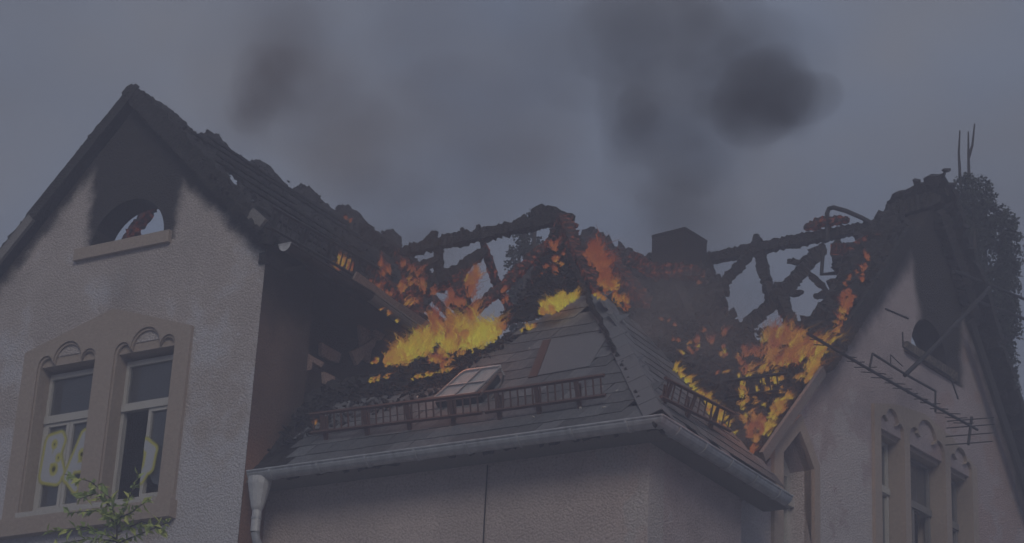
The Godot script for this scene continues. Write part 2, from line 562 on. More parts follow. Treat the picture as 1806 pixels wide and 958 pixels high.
func slates(deck: Node3D, origin: Vector3, U: Vector3, V: Vector3, area: Array, skip: Array) -> void:
	# overlapping rows of slanted slates, each a piece of its own; a few shapes and four tones shared between them
	var N := U.cross(V).normalized()
	var shapes := []
	for k in 6:
		var st := begin()
		var w := 0.262 + 0.008 * (k % 3)
		var hgt := 0.30
		var sl := 0.12
		var o := []
		for q in [[-w / 2, 0.0], [w / 2, 0.0], [w / 2 + sl, hgt], [-w / 2 + sl, hgt]]: o.append(Vector2(q[0] + rng.randf_range(-0.008, 0.008), q[1] + rng.randf_range(-0.01, 0.01)))
		var lo := []
		var hi := []
		for q in o:
			lo.append(Vector3(q.x, q.y, 0.002))
			hi.append(Vector3(q.x, q.y, 0.008))
		hexa(st, lo + hi)
		shapes.append(st.commit())
	var inside := PackedVector2Array(area)
	var hole := PackedVector2Array(skip)
	var row := 0
	var v := -0.05
	while v < 5.0:
		var u := -1.2 + (row % 2) * 0.13 + row * 0.082
		while u < 6.0:
			var c := Vector2(u + 0.05, v + 0.11)
			if Geometry2D.is_point_in_polygon(c + Vector2(rng.randf_range(-0.09, 0.09), rng.randf_range(-0.09, 0.09)), inside) and not (hole.size() and Geometry2D.is_point_in_polygon(c, hole)):
				var o := MeshInstance3D.new()
				o.name = "slate"
				o.mesh = shapes[rng.randi_range(0, 5)]
				o.material_override = M["slate_%d" % rng.randi_range(0, 3)]
				var b := Basis(U, V, N) * Basis(Vector3.RIGHT, -0.04 + rng.randf_range(-0.006, 0.006)) * Basis(Vector3.BACK, rng.randf_range(-0.02, 0.02))
				o.transform = Transform3D(b, origin + U * u + V * v + N * (0.032 + rng.randf_range(0.0, 0.003)))
				deck.add_child(o, true)
			u += 0.275
		v += 0.205
		row += 1

func leaf_blade(st: SurfaceTool, at: Vector3, along: Vector3, side: Vector3, long: float, wide: float) -> void:
	var up := side.cross(along).normalized() * wide * 0.3
	var a := at
	var b := at + along * long * 0.45 + side * wide * 0.5 + up
	var c := at + along * long
	var d := at + along * long * 0.45 - side * wide * 0.5 + up
	var m := at + along * long * 0.45
	tri(st, a, m, b)
	tri(st, m, c, b)
	tri(st, a, d, m)
	tri(st, m, d, c)

func any_dir() -> Vector3:
	var v := Vector3(rng.randfn(), rng.randfn(), rng.randfn())
	return v.normalized() if v.length() > 0.01 else Vector3.UP

# ================================================================ the scene
func _ready() -> void:
	rng.seed = 11
	nz.seed = 3
	nz.frequency = 0.4
	nz.noise_type = FastNoiseLite.TYPE_SIMPLEX_SMOOTH
	cell.seed = 8
	cell.frequency = 1.2
	cell.noise_type = FastNoiseLite.TYPE_CELLULAR
	light_and_lens()
	make_materials()
	tag(done(ground_shape(), "ground", M.earth), "", "", "", "structure")
	house = thing("house", "burning house with grey pebbledash walls, pointed gables and a charred open roof", "house")
	front_gable()
	gable_window()
	bay()
	corner_wing()
	burnt_roof()
	roof_fittings()
	loose_things()
	trees()
	fires()
	smoke()

func light_and_lens() -> void:
	var cam := Camera3D.new()
	cam.name = "camera"
	cam.transform = Transform3D(Basis(Vector3(0.857275, 0.048525, -0.512567), Vector3(0.153856, 0.925913, 0.344983), Vector3(0.491333, -0.374607, 0.786297)), Vector3(15.416, 1.600, 19.042))
	cam.fov = 14.2574
	cam.near = 0.1
	cam.far = 400.0
	add_child(cam)
	cam.current = true
	var e := Environment.new()
	e.background_mode = Environment.BG_SKY
	e.tonemap_mode = Environment.TONE_MAPPER_LINEAR
	e.tonemap_exposure = 0.86
	e.sdfgi_enabled = true
	e.ssao_enabled = true
	e.ssil_enabled = true
	e.fog_enabled = true
	e.fog_density = HAZE
	e.fog_light_color = Color(0.73, 0.77, 1.0).linear_to_srgb()
	e.volumetric_fog_enabled = true
	e.volumetric_fog_density = 0.0
	# an overcast sky with thin smoke drifting across it, the same on every side but brightened towards the zenith to light walls and roofs
	var im := Image.create(1024, 512, false, Image.FORMAT_RGBF)
	var f := FastNoiseLite.new()
	f.seed = 5
	f.frequency = 1.0
	f.fractal_octaves = 5
	for j in 512:
		for i in 1024:
			var up := PI * (0.5 - (j + 0.5) / 512.0)
			var a := TAU * (i + 0.5) / 1024.0
			var d := Vector3(cos(up) * cos(a), sin(up), cos(up) * sin(a))
			var n := f.get_noise_3dv(d * Vector3(5.0, 9.0, 5.0))
			var n2 := f.get_noise_3dv(d * Vector3(2.2, 4.0, 2.2) + Vector3(7, 1, 3))
			var n3 := f.get_noise_3dv(d * Vector3(7.0, 12.0, 7.0) + Vector3(31, 4, 8))
			var k := 1.0 + 0.2 * n + 0.14 * n2
			im.set_pixel(i, j, Color(0.178 * k * (1.0 + 0.14 * n3), 0.203 * k, 0.256 * k * (1.0 - 0.16 * n3)) * (1.0 + 0.6 * maxf(sin(up), 0.0)))
	var pan := PanoramaSkyMaterial.new()
	pan.panorama = ImageTexture.create_from_image(im)
	var sky := Sky.new()
	sky.sky_material = pan
	e.sky = sky
	var w := WorldEnvironment.new()
	w.name = "surroundings"
	w.environment = e
	add_child(w)
	var sun := DirectionalLight3D.new()
	sun.name = "sun"
	sun.light_energy = 0.5
	sun.light_color = Color(1.0, 0.96, 0.9)
	sun.light_angular_distance = 25.0
	sun.shadow_enabled = true
	add_child(sun)
	sun.look_at_from_position(Vector3(4.0, 4.4, 6.0), Vector3.ZERO)

func ground_shape() -> SurfaceTool:
	var st := begin()
	quad(st, Vector3(-45, 0, 40), Vector3(45, 0, 40), Vector3(45, 0, -50), Vector3(-45, 0, -50))
	return st

# ---------------------------------------------------------------- the left wing and its gable
func soot_front(p: Vector2) -> Vector3:
	# soot licked up the gable above the round-headed opening and below the verges; weathered patches elsewhere
	var n := fbm(p.x * 5.0, p.y * 5.0)
	var n2 := fbm(p.x * 1.6 + 40.0, p.y * 1.6)
	var base := Vector3(0.49, 0.45, 0.44) * (1.0 + 0.22 * n2 + 0.12 * n)
	base = base.lerp(Vector3(0.55, 0.56, 0.61), clampf(0.4 + 2.2 * n2 + 0.8 * n - (p.y - 9.6) * 0.35, 0.0, 0.8))
	var s := 0.0
	var half := 0.73 + maxf(0.0, p.y - 12.4) * 0.06
	var side := half - absf(p.x + 2.3 - 0.08)
	if p.y > 11.95: s = maxf(s, smoothstep(-0.1, 0.12, side + 0.16 * n + 0.05 * (p.y - 12.0)))
	var under := 14.05 - absf(p.x + 2.36) * 1.04 - p.y
	s = maxf(s, 1.0 - smoothstep(0.06, 0.42, under + 0.2 * n - 0.25 * smoothstep(-2.6, -1.9, p.x) * smoothstep(12.0, 13.0, p.y)))
	s = maxf(s, smoothstep(13.0, 13.35, p.y + 0.25 * n))
	var above := exp(-pow((p.x + 2.25) / 0.25, 2.0)) * smoothstep(12.3, 11.2, p.y) * smoothstep(10.9, 11.2, p.y)
	s = maxf(s, 0.25 * clampf(above * (1.0 + 1.2 * n), 0.0, 1.0))
	return base.lerp(Vector3(0.014, 0.013, 0.014), clampf(s, 0.0, 0.97))

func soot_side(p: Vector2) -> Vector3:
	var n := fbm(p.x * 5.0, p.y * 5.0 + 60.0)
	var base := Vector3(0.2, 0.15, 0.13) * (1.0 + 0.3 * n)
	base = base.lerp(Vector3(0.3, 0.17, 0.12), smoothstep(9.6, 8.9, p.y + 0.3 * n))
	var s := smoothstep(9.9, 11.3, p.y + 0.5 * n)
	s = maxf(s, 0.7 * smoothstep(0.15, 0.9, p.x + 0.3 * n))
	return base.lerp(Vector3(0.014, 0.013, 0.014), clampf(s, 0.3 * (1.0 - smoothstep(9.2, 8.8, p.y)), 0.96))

func front_gable() -> void:
	var area := Rect2(-5.2, 6.8, 5.6, 7.6)
	plastered("plaster_gable", facade_image(420, 570, area, soot_front))
	var st := begin()
	var lunette := [Vector2(-2.86, 12.06)] + arc(-2.22, 12.06, 0.64, 0, 180, 20, 0.98)
	lunette = arc(-2.27, 12.06, 0.6, 180, 0, 22, 0.95)
	plate(st, [Vector2(-4.74, 0), Vector2(0, 0), Vector2(0, 11.55), Vector2(-2.36, 14.02), Vector2(-4.74, 11.55)], [lunette, rect(-3.6, 8.5, -1.1, 10.62)], -0.36, 0.0, area)
	done(st, "gable_wall", M.plaster_gable, house)
	st = begin()
	box(st, Vector3(-3.1, 11.9, -0.25), Vector3(-1.53, 12.06, 0.06))
	done(st, "opening_sill", M.sandstone, house)
	# the wall round the corner, black with soot under the eaves, with a burnt-out gap behind it
	area = Rect2(-0.2, 6.8, 4.0, 5.2)
	plastered("plaster_side", facade_image(220, 290, area, soot_side))
	st = begin()
	var turned := Transform3D(Basis(Vector3(0, 0, -1), Vector3.UP, Vector3(1, 0, 0)), Vector3.ZERO)
	plate(st, rect(0.003, 0, 1.0, 11.56), [], -0.36, 0.004, area, turned)
	plate(st, rect(0.85, 0, 6.6, 12.1), [], -0.86, -0.5, area, turned)
	plate(st, rect(0.37, 11.37, 3.0, 11.44), [], -0.5, 0.33, area, turned)
	done(st, "side_wall", M.plaster_side, house)
	st = begin()
	plate(st, rect(0.05, 0, 8.0, 11.5), [], -4.74, -4.4, area, turned)
	done(st, "far_side_wall", M.plaster, house)
	st = begin()
	box(st, Vector3(-4.4, 11.22, -6.5), Vector3(-0.87, 11.4, -0.37))
	box(st, Vector3(-4.4, 7.2, -6.5), Vector3(-0.87, 7.4, -0.37))
	box(st, Vector3(-4.4, 0.0, -4.3), Vector3(-0.9, 11.2, -4.0))
	done(st, "ceiling", M.plaster, house)
	# verge boards: weathered grey low down on the left, burnt black near the top
	var top := Vector3(-2.34, 14.16, 0.14)
	var foot := Vector3(-5.1, 11.36, 0.14)
	var mid := top.lerp(foot, 0.55)
	st = begin()
	bar(st, mid + Vector3(0.02, -0.02, 0.01), foot + Vector3(0.02, -0.02, 0.01), 0.05, 0.13, Vector3(-1, 1, 0))
	bar(st, mid + Vector3(0.2, 0.3, -0.1), foot + Vector3(-0.04, 0.06, -0.1), 0.2, 0.05, Vector3(-1, 1, 0))
	done(st, "verge_board", M.grey_board, house)
	var b := done(burnt_beam([top + Vector3(0.05, 0.05, 0), mid + Vector3(-0.1, -0.1, 0)], 0.06, 0.16, 0.16), "burnt_verge_board", M.char, house)
	b.set_meta("label", "verge board burnt black near the gable top")
	done(burnt_beam([Vector3(-2.38, 14.12, 0.12), Vector3(-0.9, 12.66, 0.12), Vector3(0.2, 11.56, 0.1)], 0.1, 0.26, 0.8), "burnt_verge_board", M.char, house)

func window_head(x0: float, x1: float, y: float) -> Array:
	# the trefoil top of a light: a small, a large and a small arch
	var w := x1 - x0
	var out := [Vector2(x0, 8.56), Vector2(x1, 8.56)]
	out += arc(x1 - w * 0.13, y + 0.03, w * 0.13, 0, 165, 7, 1.1)
	out += arc(x0 + w * 0.5, y + 0.06, w * 0.245, 8, 172, 14, 1.08)
	out += arc(x0 + w * 0.13, y + 0.03, w * 0.13, 15, 180, 7, 1.1)
	return out

func gable_window() -> void:
	var L := [-3.47, -2.5]
	var R := [-2.2, -1.23]
	var y := 10.47
	var hood := [Vector2(-3.72, 8.5), Vector2(-1.0, 8.5), Vector2(-1.0, 10.7), Vector2(-2.14, 11.07), Vector2(-2.32, 11.12), Vector2(-3.72, 10.73)]
	var st := begin()
	plate(st, hood, [window_head(L[0], L[1], y), window_head(R[0], R[1], y)], -0.32, 0.05)
	var g := done(st, "window_surround", M.sandstone, house)
	for q in [L, R]:
		# the stepped moulding and the blind panel behind each trefoil
		st = begin()
		var inner := window_head(q[0] + 0.03, q[1] - 0.03, y - 0.02)
		plate(st, window_head(q[0] + 0.001, q[1] - 0.001, y), [inner], -0.29, 0.025)
		done(st, "moulding", M.sandstone, g)
		st = begin()
		plate(st, window_head(q[0] - 0.004, q[1] + 0.004, y + 0.004).slice(2), [], -0.3, -0.012)
		done(st, "blind_panel", M.sandstone, g)
	st = begin()
	box(st, Vector3(-3.9, 8.28, -0.02), Vector3(-0.96, 8.5, 0.13))
	done(st, "window_sill", M.sandstone, house)
	st = begin()
	box(st, Vector3(-3.44, 8.503, -0.3), Vector3(-1.26, 8.57, 0.11))
	done(st, "sill_board", M.old_paint, house)
	var names := ["left light of the pair, closed, letters sprayed on its panes", "right light of the pair, one casement gone and a pane broken"]
	for i in 2:
		var q: Array = [L, R][i]
		var x0: float = q[0] + 0.035
		var x1: float = q[1] - 0.035
		var xm := (x0 + x1) / 2
		var z := -0.17
		st = begin()
		plate(st, rect(x0, 8.575, x1, y - 0.012), [rect(x0 + 0.05, 8.635, x1 - 0.05, 9.80), rect(x0 + 0.05, 9.88, x1 - 0.05, y - 0.08)], z - 0.07, z)
		box(st, Vector3(x0 + 0.02, 9.79, z), Vector3(x1 - 0.02, 9.89, z + 0.035))
		var win := done(st, "window", M.old_paint, house)
		win.set_meta("label", names[i])
		pane_at(rect(x0 + 0.048, 9.878, x1 - 0.048, y - 0.078), z - 0.035, win, Transform3D.IDENTITY)
		for k in 2:
			var a: float = x0 + 0.052 if k == 0 else xm + 0.004
			var b: float = xm - 0.004 if k == 0 else x1 - 0.052
			if i == 1 and k == 0: continue
			st = begin()
			plate(st, rect(a, 8.64, b, 9.795), [rect(a + 0.05, 8.7, b - 0.05, 9.745)], z - 0.05, z + 0.012)
			done(st, "casement", M.old_paint, win)
			var glass := rect(a + 0.048, 8.698, b - 0.048, 9.747)
			if i == 1: glass = [Vector2(a + 0.048, 8.95), Vector2(a + 0.1, 8.93), Vector2(a + 0.17, 8.83), Vector2(b - 0.12, 8.79), Vector2(b - 0.048, 8.74), Vector2(b - 0.048, 9.747), Vector2(a + 0.048, 9.747)]
			pane_at(glass, z - 0.02, win, Transform3D.IDENTITY)
		paint_letters(win, i, x0, x1, z)

func paint_letters(win: Node3D, i: int, x0: float, x1: float, z: float) -> void:
	# sprayed letters: a white body with a yellow outline, on the glass and the wood alike
	var w := 220
	var h := 300
	var lo := Vector2(x0 + 0.03, 8.66)
	var size := Vector2(x1 - x0 - 0.06, 1.1)
	var im := Image.create(w, h, false, Image.FORMAT_RGBA8)
	var strokes := []
	if i == 0:
		# B and A, as fat tubes: [from, to, radius] in the window's own 0..1 box
		strokes = [[Vector2(0.13, 0.42), Vector2(0.16, 0.8), 0.11], [Vector2(0.16, 0.82), Vector2(0.34, 0.84), 0.1], [Vector2(0.36, 0.8), Vector2(0.3, 0.62), 0.11], [Vector2(0.32, 0.6), Vector2(0.42, 0.42), 0.11], [Vector2(0.14, 0.4), Vector2(0.38, 0.36), 0.11], [Vector2(0.2, 0.6), Vector2(0.34, 0.6), 0.1],
			[Vector2(0.6, 0.36), Vector2(0.84, 0.82), 0.1], [Vector2(0.86, 0.82), Vector2(0.98, 0.4), 0.1], [Vector2(0.66, 0.46), Vector2(0.94, 0.46), 0.09], [Vector2(0.6, 0.34), Vector2(0.78, 0.2), 0.07]]
	else:
		strokes = [[Vector2(0.52, 0.6), Vector2(0.66, 0.52), 0.1], [Vector2(0.64, 0.5), Vector2(0.62, 0.34), 0.11], [Vector2(0.5, 0.22), Vector2(0.6, 0.34), 0.09]]
	for py in h:
		for px in w:
			var p := Vector2((px + 0.5) / w, 1.0 - (py + 0.5) / h)
			var d := 9.0
			for s in strokes:
				var c := Geometry2D.get_closest_point_to_segment(p, s[0], s[1])
				d = minf(d, ((p - c) * Vector2(1.0, 1.25)).length() - s[2])
			d += 0.012 * nz.get_noise_2d(px * 0.6, py * 0.6)
			if i == 0:
				for c in [[Vector2(0.25, 0.77), 0.035], [Vector2(0.3, 0.47), 0.06], [Vector2(0.36, 0.6), 0.03], [Vector2(0.82, 0.6), 0.05]]:
					d = maxf(d, c[1] * 0.7 - (p - c[0]).length() * 0.9)
			else:
				if p.x < 0.5: d = 9.0
			var a := 1.0 - smoothstep(-0.02, 0.035, d - 0.005)
			var yellow := smoothstep(-0.045, -0.015, d)
			var col := Color(0.46, 0.48, 0.53).lerp(Color(0.5, 0.48, 0.08), yellow)
			col = col.linear_to_srgb()
			col.a = a * 0.93
			im.set_pixel(px, py, col)
	var m := StandardMaterial3D.new()
	m.resource_name = "spray_paint"
	m.albedo_texture = ImageTexture.create_from_image(im)
	m.transparency = BaseMaterial3D.TRANSPARENCY_ALPHA
	m.roughness = 0.7
	m.texture_repeat = false
	var st := begin()
	flat(st, PackedVector2Array([lo, lo + Vector2(size.x, 0), lo + size, lo + Vector2(0, size.y)]), z + 0.016, true, Rect2(lo, size), Transform3D.IDENTITY)
	done(st, "sprayed_letters", m, win)

# ---------------------------------------------------------------- the hipped bay
func stain_bay(p: Vector2) -> Vector3:
	var n := fbm(p.x * 4.0, p.y * 4.0 + 20.0)
	var n2 := fbm(p.x * 1.2 + 9.0, p.y * 1.2)
	var base := Vector3(0.53, 0.46, 0.445) * (1.0 + 0.2 * n2 + 0.12 * n)
	return base.lerp(Vector3(0.5, 0.48, 0.48), clampf(smoothstep(0.1, 0.32, n2 + 0.6 * n + (p.x - 4.3) * 0.4), 0.0, 0.8))

func stain_bay_side(p: Vector2) -> Vector3:
	var n := fbm(p.x * 5.0 + 30.0, p.y * 5.0 + 20.0)
	var n2 := fbm(p.x * 1.7 + 19.0, p.y * 1.7)
	var base := Vector3(0.49, 0.42, 0.425) * (1.0 + 0.25 * n2 + 0.2 * n)
	base = base.lerp(Vector3(0.52, 0.5, 0.51), clampf(smoothstep(0.05, 0.3, n2 + 0.8 * n + (7.9 - p.y) * 0.4), 0.0, 0.8))
	return base

func bay() -> void:
	var area := Rect2(-0.3, 6.6, 5.8, 2.6)
	plastered("plaster_bay", facade_image(440, 200, area, stain_bay))
	var st := begin()
	plate(st, rect(0.0, 0, 5.07, 8.86), [], -0.8, -0.45, area)
	done(st, "bay_wall", M.plaster_bay, house)
	area = Rect2(0.2, 6.6, 3.0, 2.6)
	plastered("plaster_bay_side", facade_image(240, 200, area, stain_bay_side))
	st = begin()
	var turned := Transform3D(Basis(Vector3(0, 0, -1), Vector3.UP, Vector3(1, 0, 0)), Vector3(5.067, 0, 0))
	plate(st, rect(0.803, 0, 2.72, 8.86), [], -0.35, 0.0, area, turned)
	plate(st, rect(0.452, 0, 0.8, 8.86), [], -0.004, 0.0, area, turned)
	done(st, "bay_wall", M.plaster_bay_side, house)
	# soffit boards under the eaves
	st = begin()
	box(st, Vector3(0.01, 8.62, -0.44), Vector3(5.4, 8.655, -0.04))
	box(st, Vector3(5.075, 8.62, -3.3), Vector3(5.4, 8.655, -0.45))
	done(st, "soffit", M.grey_board, house)
	# a thin cable down the wall
	st = begin()
	tube(st, [Vector3(3.06, 8.6, -0.437), Vector3(3.055, 8.1, -0.437), Vector3(3.06, 7.6, -0.437), Vector3(3.05, 5.0, -0.437)], 0.008, 5)
	done(st, "cable", M.sooty_iron, house)
	# the roof deck under the slates, burnt away towards the top and the left
	var U := Vector3.RIGHT
	var V := Vector3(0, 0.788, -0.6157)
	var o := Vector3(0, 8.72, 0)
	var keep := [[Vector2(0.103, -0.044), Vector2(-0.243, 0.800), Vector2(-0.332, 1.663), Vector2(0.045, 1.926), Vector2(0.671, 2.030), Vector2(1.153, 2.063), Vector2(1.953, 2.091), Vector2(2.398, 2.352), Vector2(2.754, 2.635), Vector2(3.242, 2.782), Vector2(3.587, 2.890), Vector2(5.442, -0.023)], [Vector2(2.452, 2.793), Vector2(2.385, 3.547), Vector2(2.309, 4.395), Vector2(2.175, 5.012), Vector2(2.216, 5.234), Vector2(3.619, 2.842)]]
	var deck := done(sheet(o - Vector3(0, 0.6157, 0.788) * 0.06, U, V, 0.06, keep, [[Vector2(2.708, 3.857), Vector2(2.833, 3.847), Vector2(2.983, 3.373), Vector2(2.864, 3.434)]], 0.05, 0.035, 0.09), "roof_deck", M.char, house)
	slates(deck, o, U, V, [Vector2(0.645, -0.143), Vector2(0.368, 0.676), Vector2(0.819, 1.073), Vector2(1.580, 1.166), Vector2(2.099, 1.238), Vector2(2.387, 1.645), Vector2(2.707, 1.989), Vector2(3.027, 2.638), Vector2(3.511, 2.885), Vector2(5.289, -0.001)], [Vector2(3.551, 1.251), Vector2(4.072, 1.265), Vector2(4.107, 1.839), Vector2(3.489, 1.865)])
	# the smooth felt patch let into the slates, and the bare brown strip beside it
	st = begin()
	var felt := []
	for p in [Vector2(3.510, 1.168), Vector2(4.154, 1.199), Vector2(4.159, 1.897), Vector2(3.372, 1.955)]: felt.append(p * 1.0)
	var T := Transform3D(Basis(U, V, U.cross(V)), o)
	plate(st, felt, [], 0.0, 0.05, Rect2(0, 0, 1, 1), T)
	done(st, "felt_patch", M.felt, deck)
	st = begin()
	plate(st, [Vector2(3.384, 1.152), Vector2(3.499, 1.159), Vector2(3.363, 1.957), Vector2(3.256, 1.960)], [], 0.0, 0.048, Rect2(0, 0, 1, 1), T)
	done(st, "bare_board", M.rusty_iron, deck)
	# the other slope, round the hip
	var U2 := Vector3(0, 0, -1)
	var V2 := Vector3(-0.6157, 0.788, 0)
	var o2 := Vector3(5.43, 8.72, 0)
	keep = [[Vector2(-0.109, -0.091), Vector2(3.628, 0.285), Vector2(3.519, 0.825), Vector2(2.993, 0.902), Vector2(2.785, 1.344), Vector2(2.924, 2.083), Vector2(2.683, 2.517), Vector2(2.789, 3.057), Vector2(3.549, 4.072), Vector2(4.208, 5.110), Vector2(3.850, 5.507), Vector2(3.308, 5.334), Vector2(1.480, 2.719)]]
	deck = done(sheet(o2 - Vector3(0.788, 0.6157, 0) * 0.06, U2, V2, 0.06, keep, [[Vector2(3.153, 4.153), Vector2(3.462, 4.230), Vector2(3.642, 4.213), Vector2(3.163, 4.023)], [Vector2(3.866, 4.149), Vector2(4.094, 4.270), Vector2(3.831, 3.880), Vector2(3.567, 3.810)]], 0.05, 0.03, 0.07), "roof_deck", M.char, house)
	slates(deck, o2, U2, V2, [Vector2(0.166, -0.042), Vector2(3.501, 0.275), Vector2(2.834, 0.778), Vector2(2.512, 1.244), Vector2(2.724, 2.041), Vector2(2.341, 2.474), Vector2(1.580, 2.606)], [])
	# hip slates running up the corner
	var hd := Vector3(-1, 1.28, -1).normalized()
	var side := hd.cross(Vector3(0, 1, 0)).normalized()
	var hn := side.cross(hd).normalized()
	if hn.y < 0: hn = -hn
	var cap := Node3D.new()
	cap.name = "hip_cap"
	house.add_child(cap)
	for k in 11:
		st = begin()
		var p := Vector3(5.43, 8.74, 0) + hd * (0.02 + k * 0.29)
		var q := p + hd * 0.33
		var lift := hn * (0.066 + 0.002 * (k % 2))
		for s in [-1.0, 1.0]:
			var sd: Vector3 = side * s * 0.17 - hn * 0.12
			var c := [p + lift + hn * 0.005, p + lift + hn * 0.005 + sd, q + lift + sd, q + lift]
			var low := []
			for e in c: low.append(e - hn * 0.012)
			if s > 0.0:
				c = [c[1], c[0], c[3], c[2]]
				low = [low[1], low[0], low[3], low[2]]
			hexa(st, low + c)
		done(st, "hip_slate", M.felt, cap)
	# gutters, hopper and downpipe
	half_round(Vector3(0.13, 8.70, 0.02), Vector3(5.41, 8.70, 0.02), Vector3(0, 0, 1), 0.1, 8, M.zinc, true, false, true)
	half_round(Vector3(5.41, 8.70, 0.02), Vector3(5.41, 8.72, -3.15), Vector3(1, 0, 0), 0.1, 5, M.zinc, true, true, false)
	st = begin()
	var c0 := Vector3(0.24, 8.62, 0.0)
	for k in 12:
		var a0 := TAU * k / 12
		var a1 := TAU * (k + 1) / 12
		var prof := [[0.14, 0.02], [0.135, -0.06], [0.075, -0.33], [0.062, -0.36], [0.055, -0.37], [0.055, -0.62]]
		for i in prof.size() - 1:
			var f := func(r, y, a): return c0 + Vector3(r * cos(a), y, r * sin(a))
			quad(st, f.call(prof[i + 1][0], prof[i + 1][1], a1), f.call(prof[i + 1][0], prof[i + 1][1], a0), f.call(prof[i][0], prof[i][1], a0), f.call(prof[i][0], prof[i][1], a1))
	var hop := done(st, "hopper", M.bright_zinc, house)
	st = begin()
	tube(st, [c0 + Vector3(0, -0.45, 0), c0 + Vector3(0, -0.47, 0)], 0.062, 12)
	done(st, "joint_ring", M.zinc, hop)
	st = begin()
	tube(st, [c0 + Vector3(0, -0.62, 0), c0 + Vector3(0.01, -0.72, -0.03), c0 + Vector3(0.04, -0.9, -0.2), c0 + Vector3(0.06, -1.02, -0.3), c0 + Vector3(0.06, -1.2, -0.33), Vector3(0.2, 0.1, -0.33)], 0.05, 12)
	done(st, "downpipe", M.zinc, house)

# ---------------------------------------------------------------- the wing round the corner, its gable turned towards the right
func soot_wing(p: Vector2) -> Vector3:
	var n := fbm(p.x * 5.0 + 80.0, p.y * 5.0)
	var n2 := fbm(p.x * 1.5 + 50.0, p.y * 1.5)
	var base := Vector3(0.46, 0.4, 0.415) * (1.0 + 0.25 * n2 + 0.15 * n)
	base = base.lerp(Vector3(0.54, 0.52, 0.53), clampf(smoothstep(0.0, 0.22, n2 + 0.55 * n + (10.2 - p.y) * 0.3 - 0.2 * absf(p.x - 1.5) + 0.2), 0.0, 0.85))
	base = base.lerp(Vector3(0.42, 0.3, 0.28), clampf(smoothstep(0.12, 0.3, n2 - 0.5 * n + (p.x - 5.0) * 0.2), 0.0, 0.6))
	var s := 0.0
	var side := 0.66 + maxf(0.0, p.y - 12.6) * 0.3 - absf(p.x - 4.72)
	if p.y > 11.86: s = maxf(s, smoothstep(-0.12, 0.2, side + 0.12 * n))
	var lf := 9.47 + (p.x - 0.1) * 1.14 - p.y
	var rt := 14.5 - (p.x - 4.6) * 1.36 - p.y
	s = maxf(s, 0.9 * (1.0 - smoothstep(0.05, 0.55, lf + 0.2 * n - 0.2 * smoothstep(11.5, 13.0, p.y))) * smoothstep(10.2, 11.4, p.y))
	s = maxf(s, 1.0 - smoothstep(0.1, 0.75, rt + 0.2 * n))
	s = maxf(s, smoothstep(13.1, 13.6, p.y + 0.3 * n))
	return base.lerp(Vector3(0.014, 0.013, 0.014), clampf(s, 0.0, 0.97))

func wing_light(x0: float, x1: float, y: float, foot: float) -> Array:
	var w := x1 - x0
	var out := [Vector2(x0, foot), Vector2(x1, foot)]
	out += arc(x1 - w * 0.17, y, w * 0.17, 0, 150, 7, 1.1)
	out += arc(x0 + w * 0.5, y + 0.06, w * 0.29, 12, 168, 12, 1.1)
	out += arc(x0 + w * 0.17, y, w * 0.17, 30, 180, 7, 1.1)
	return out

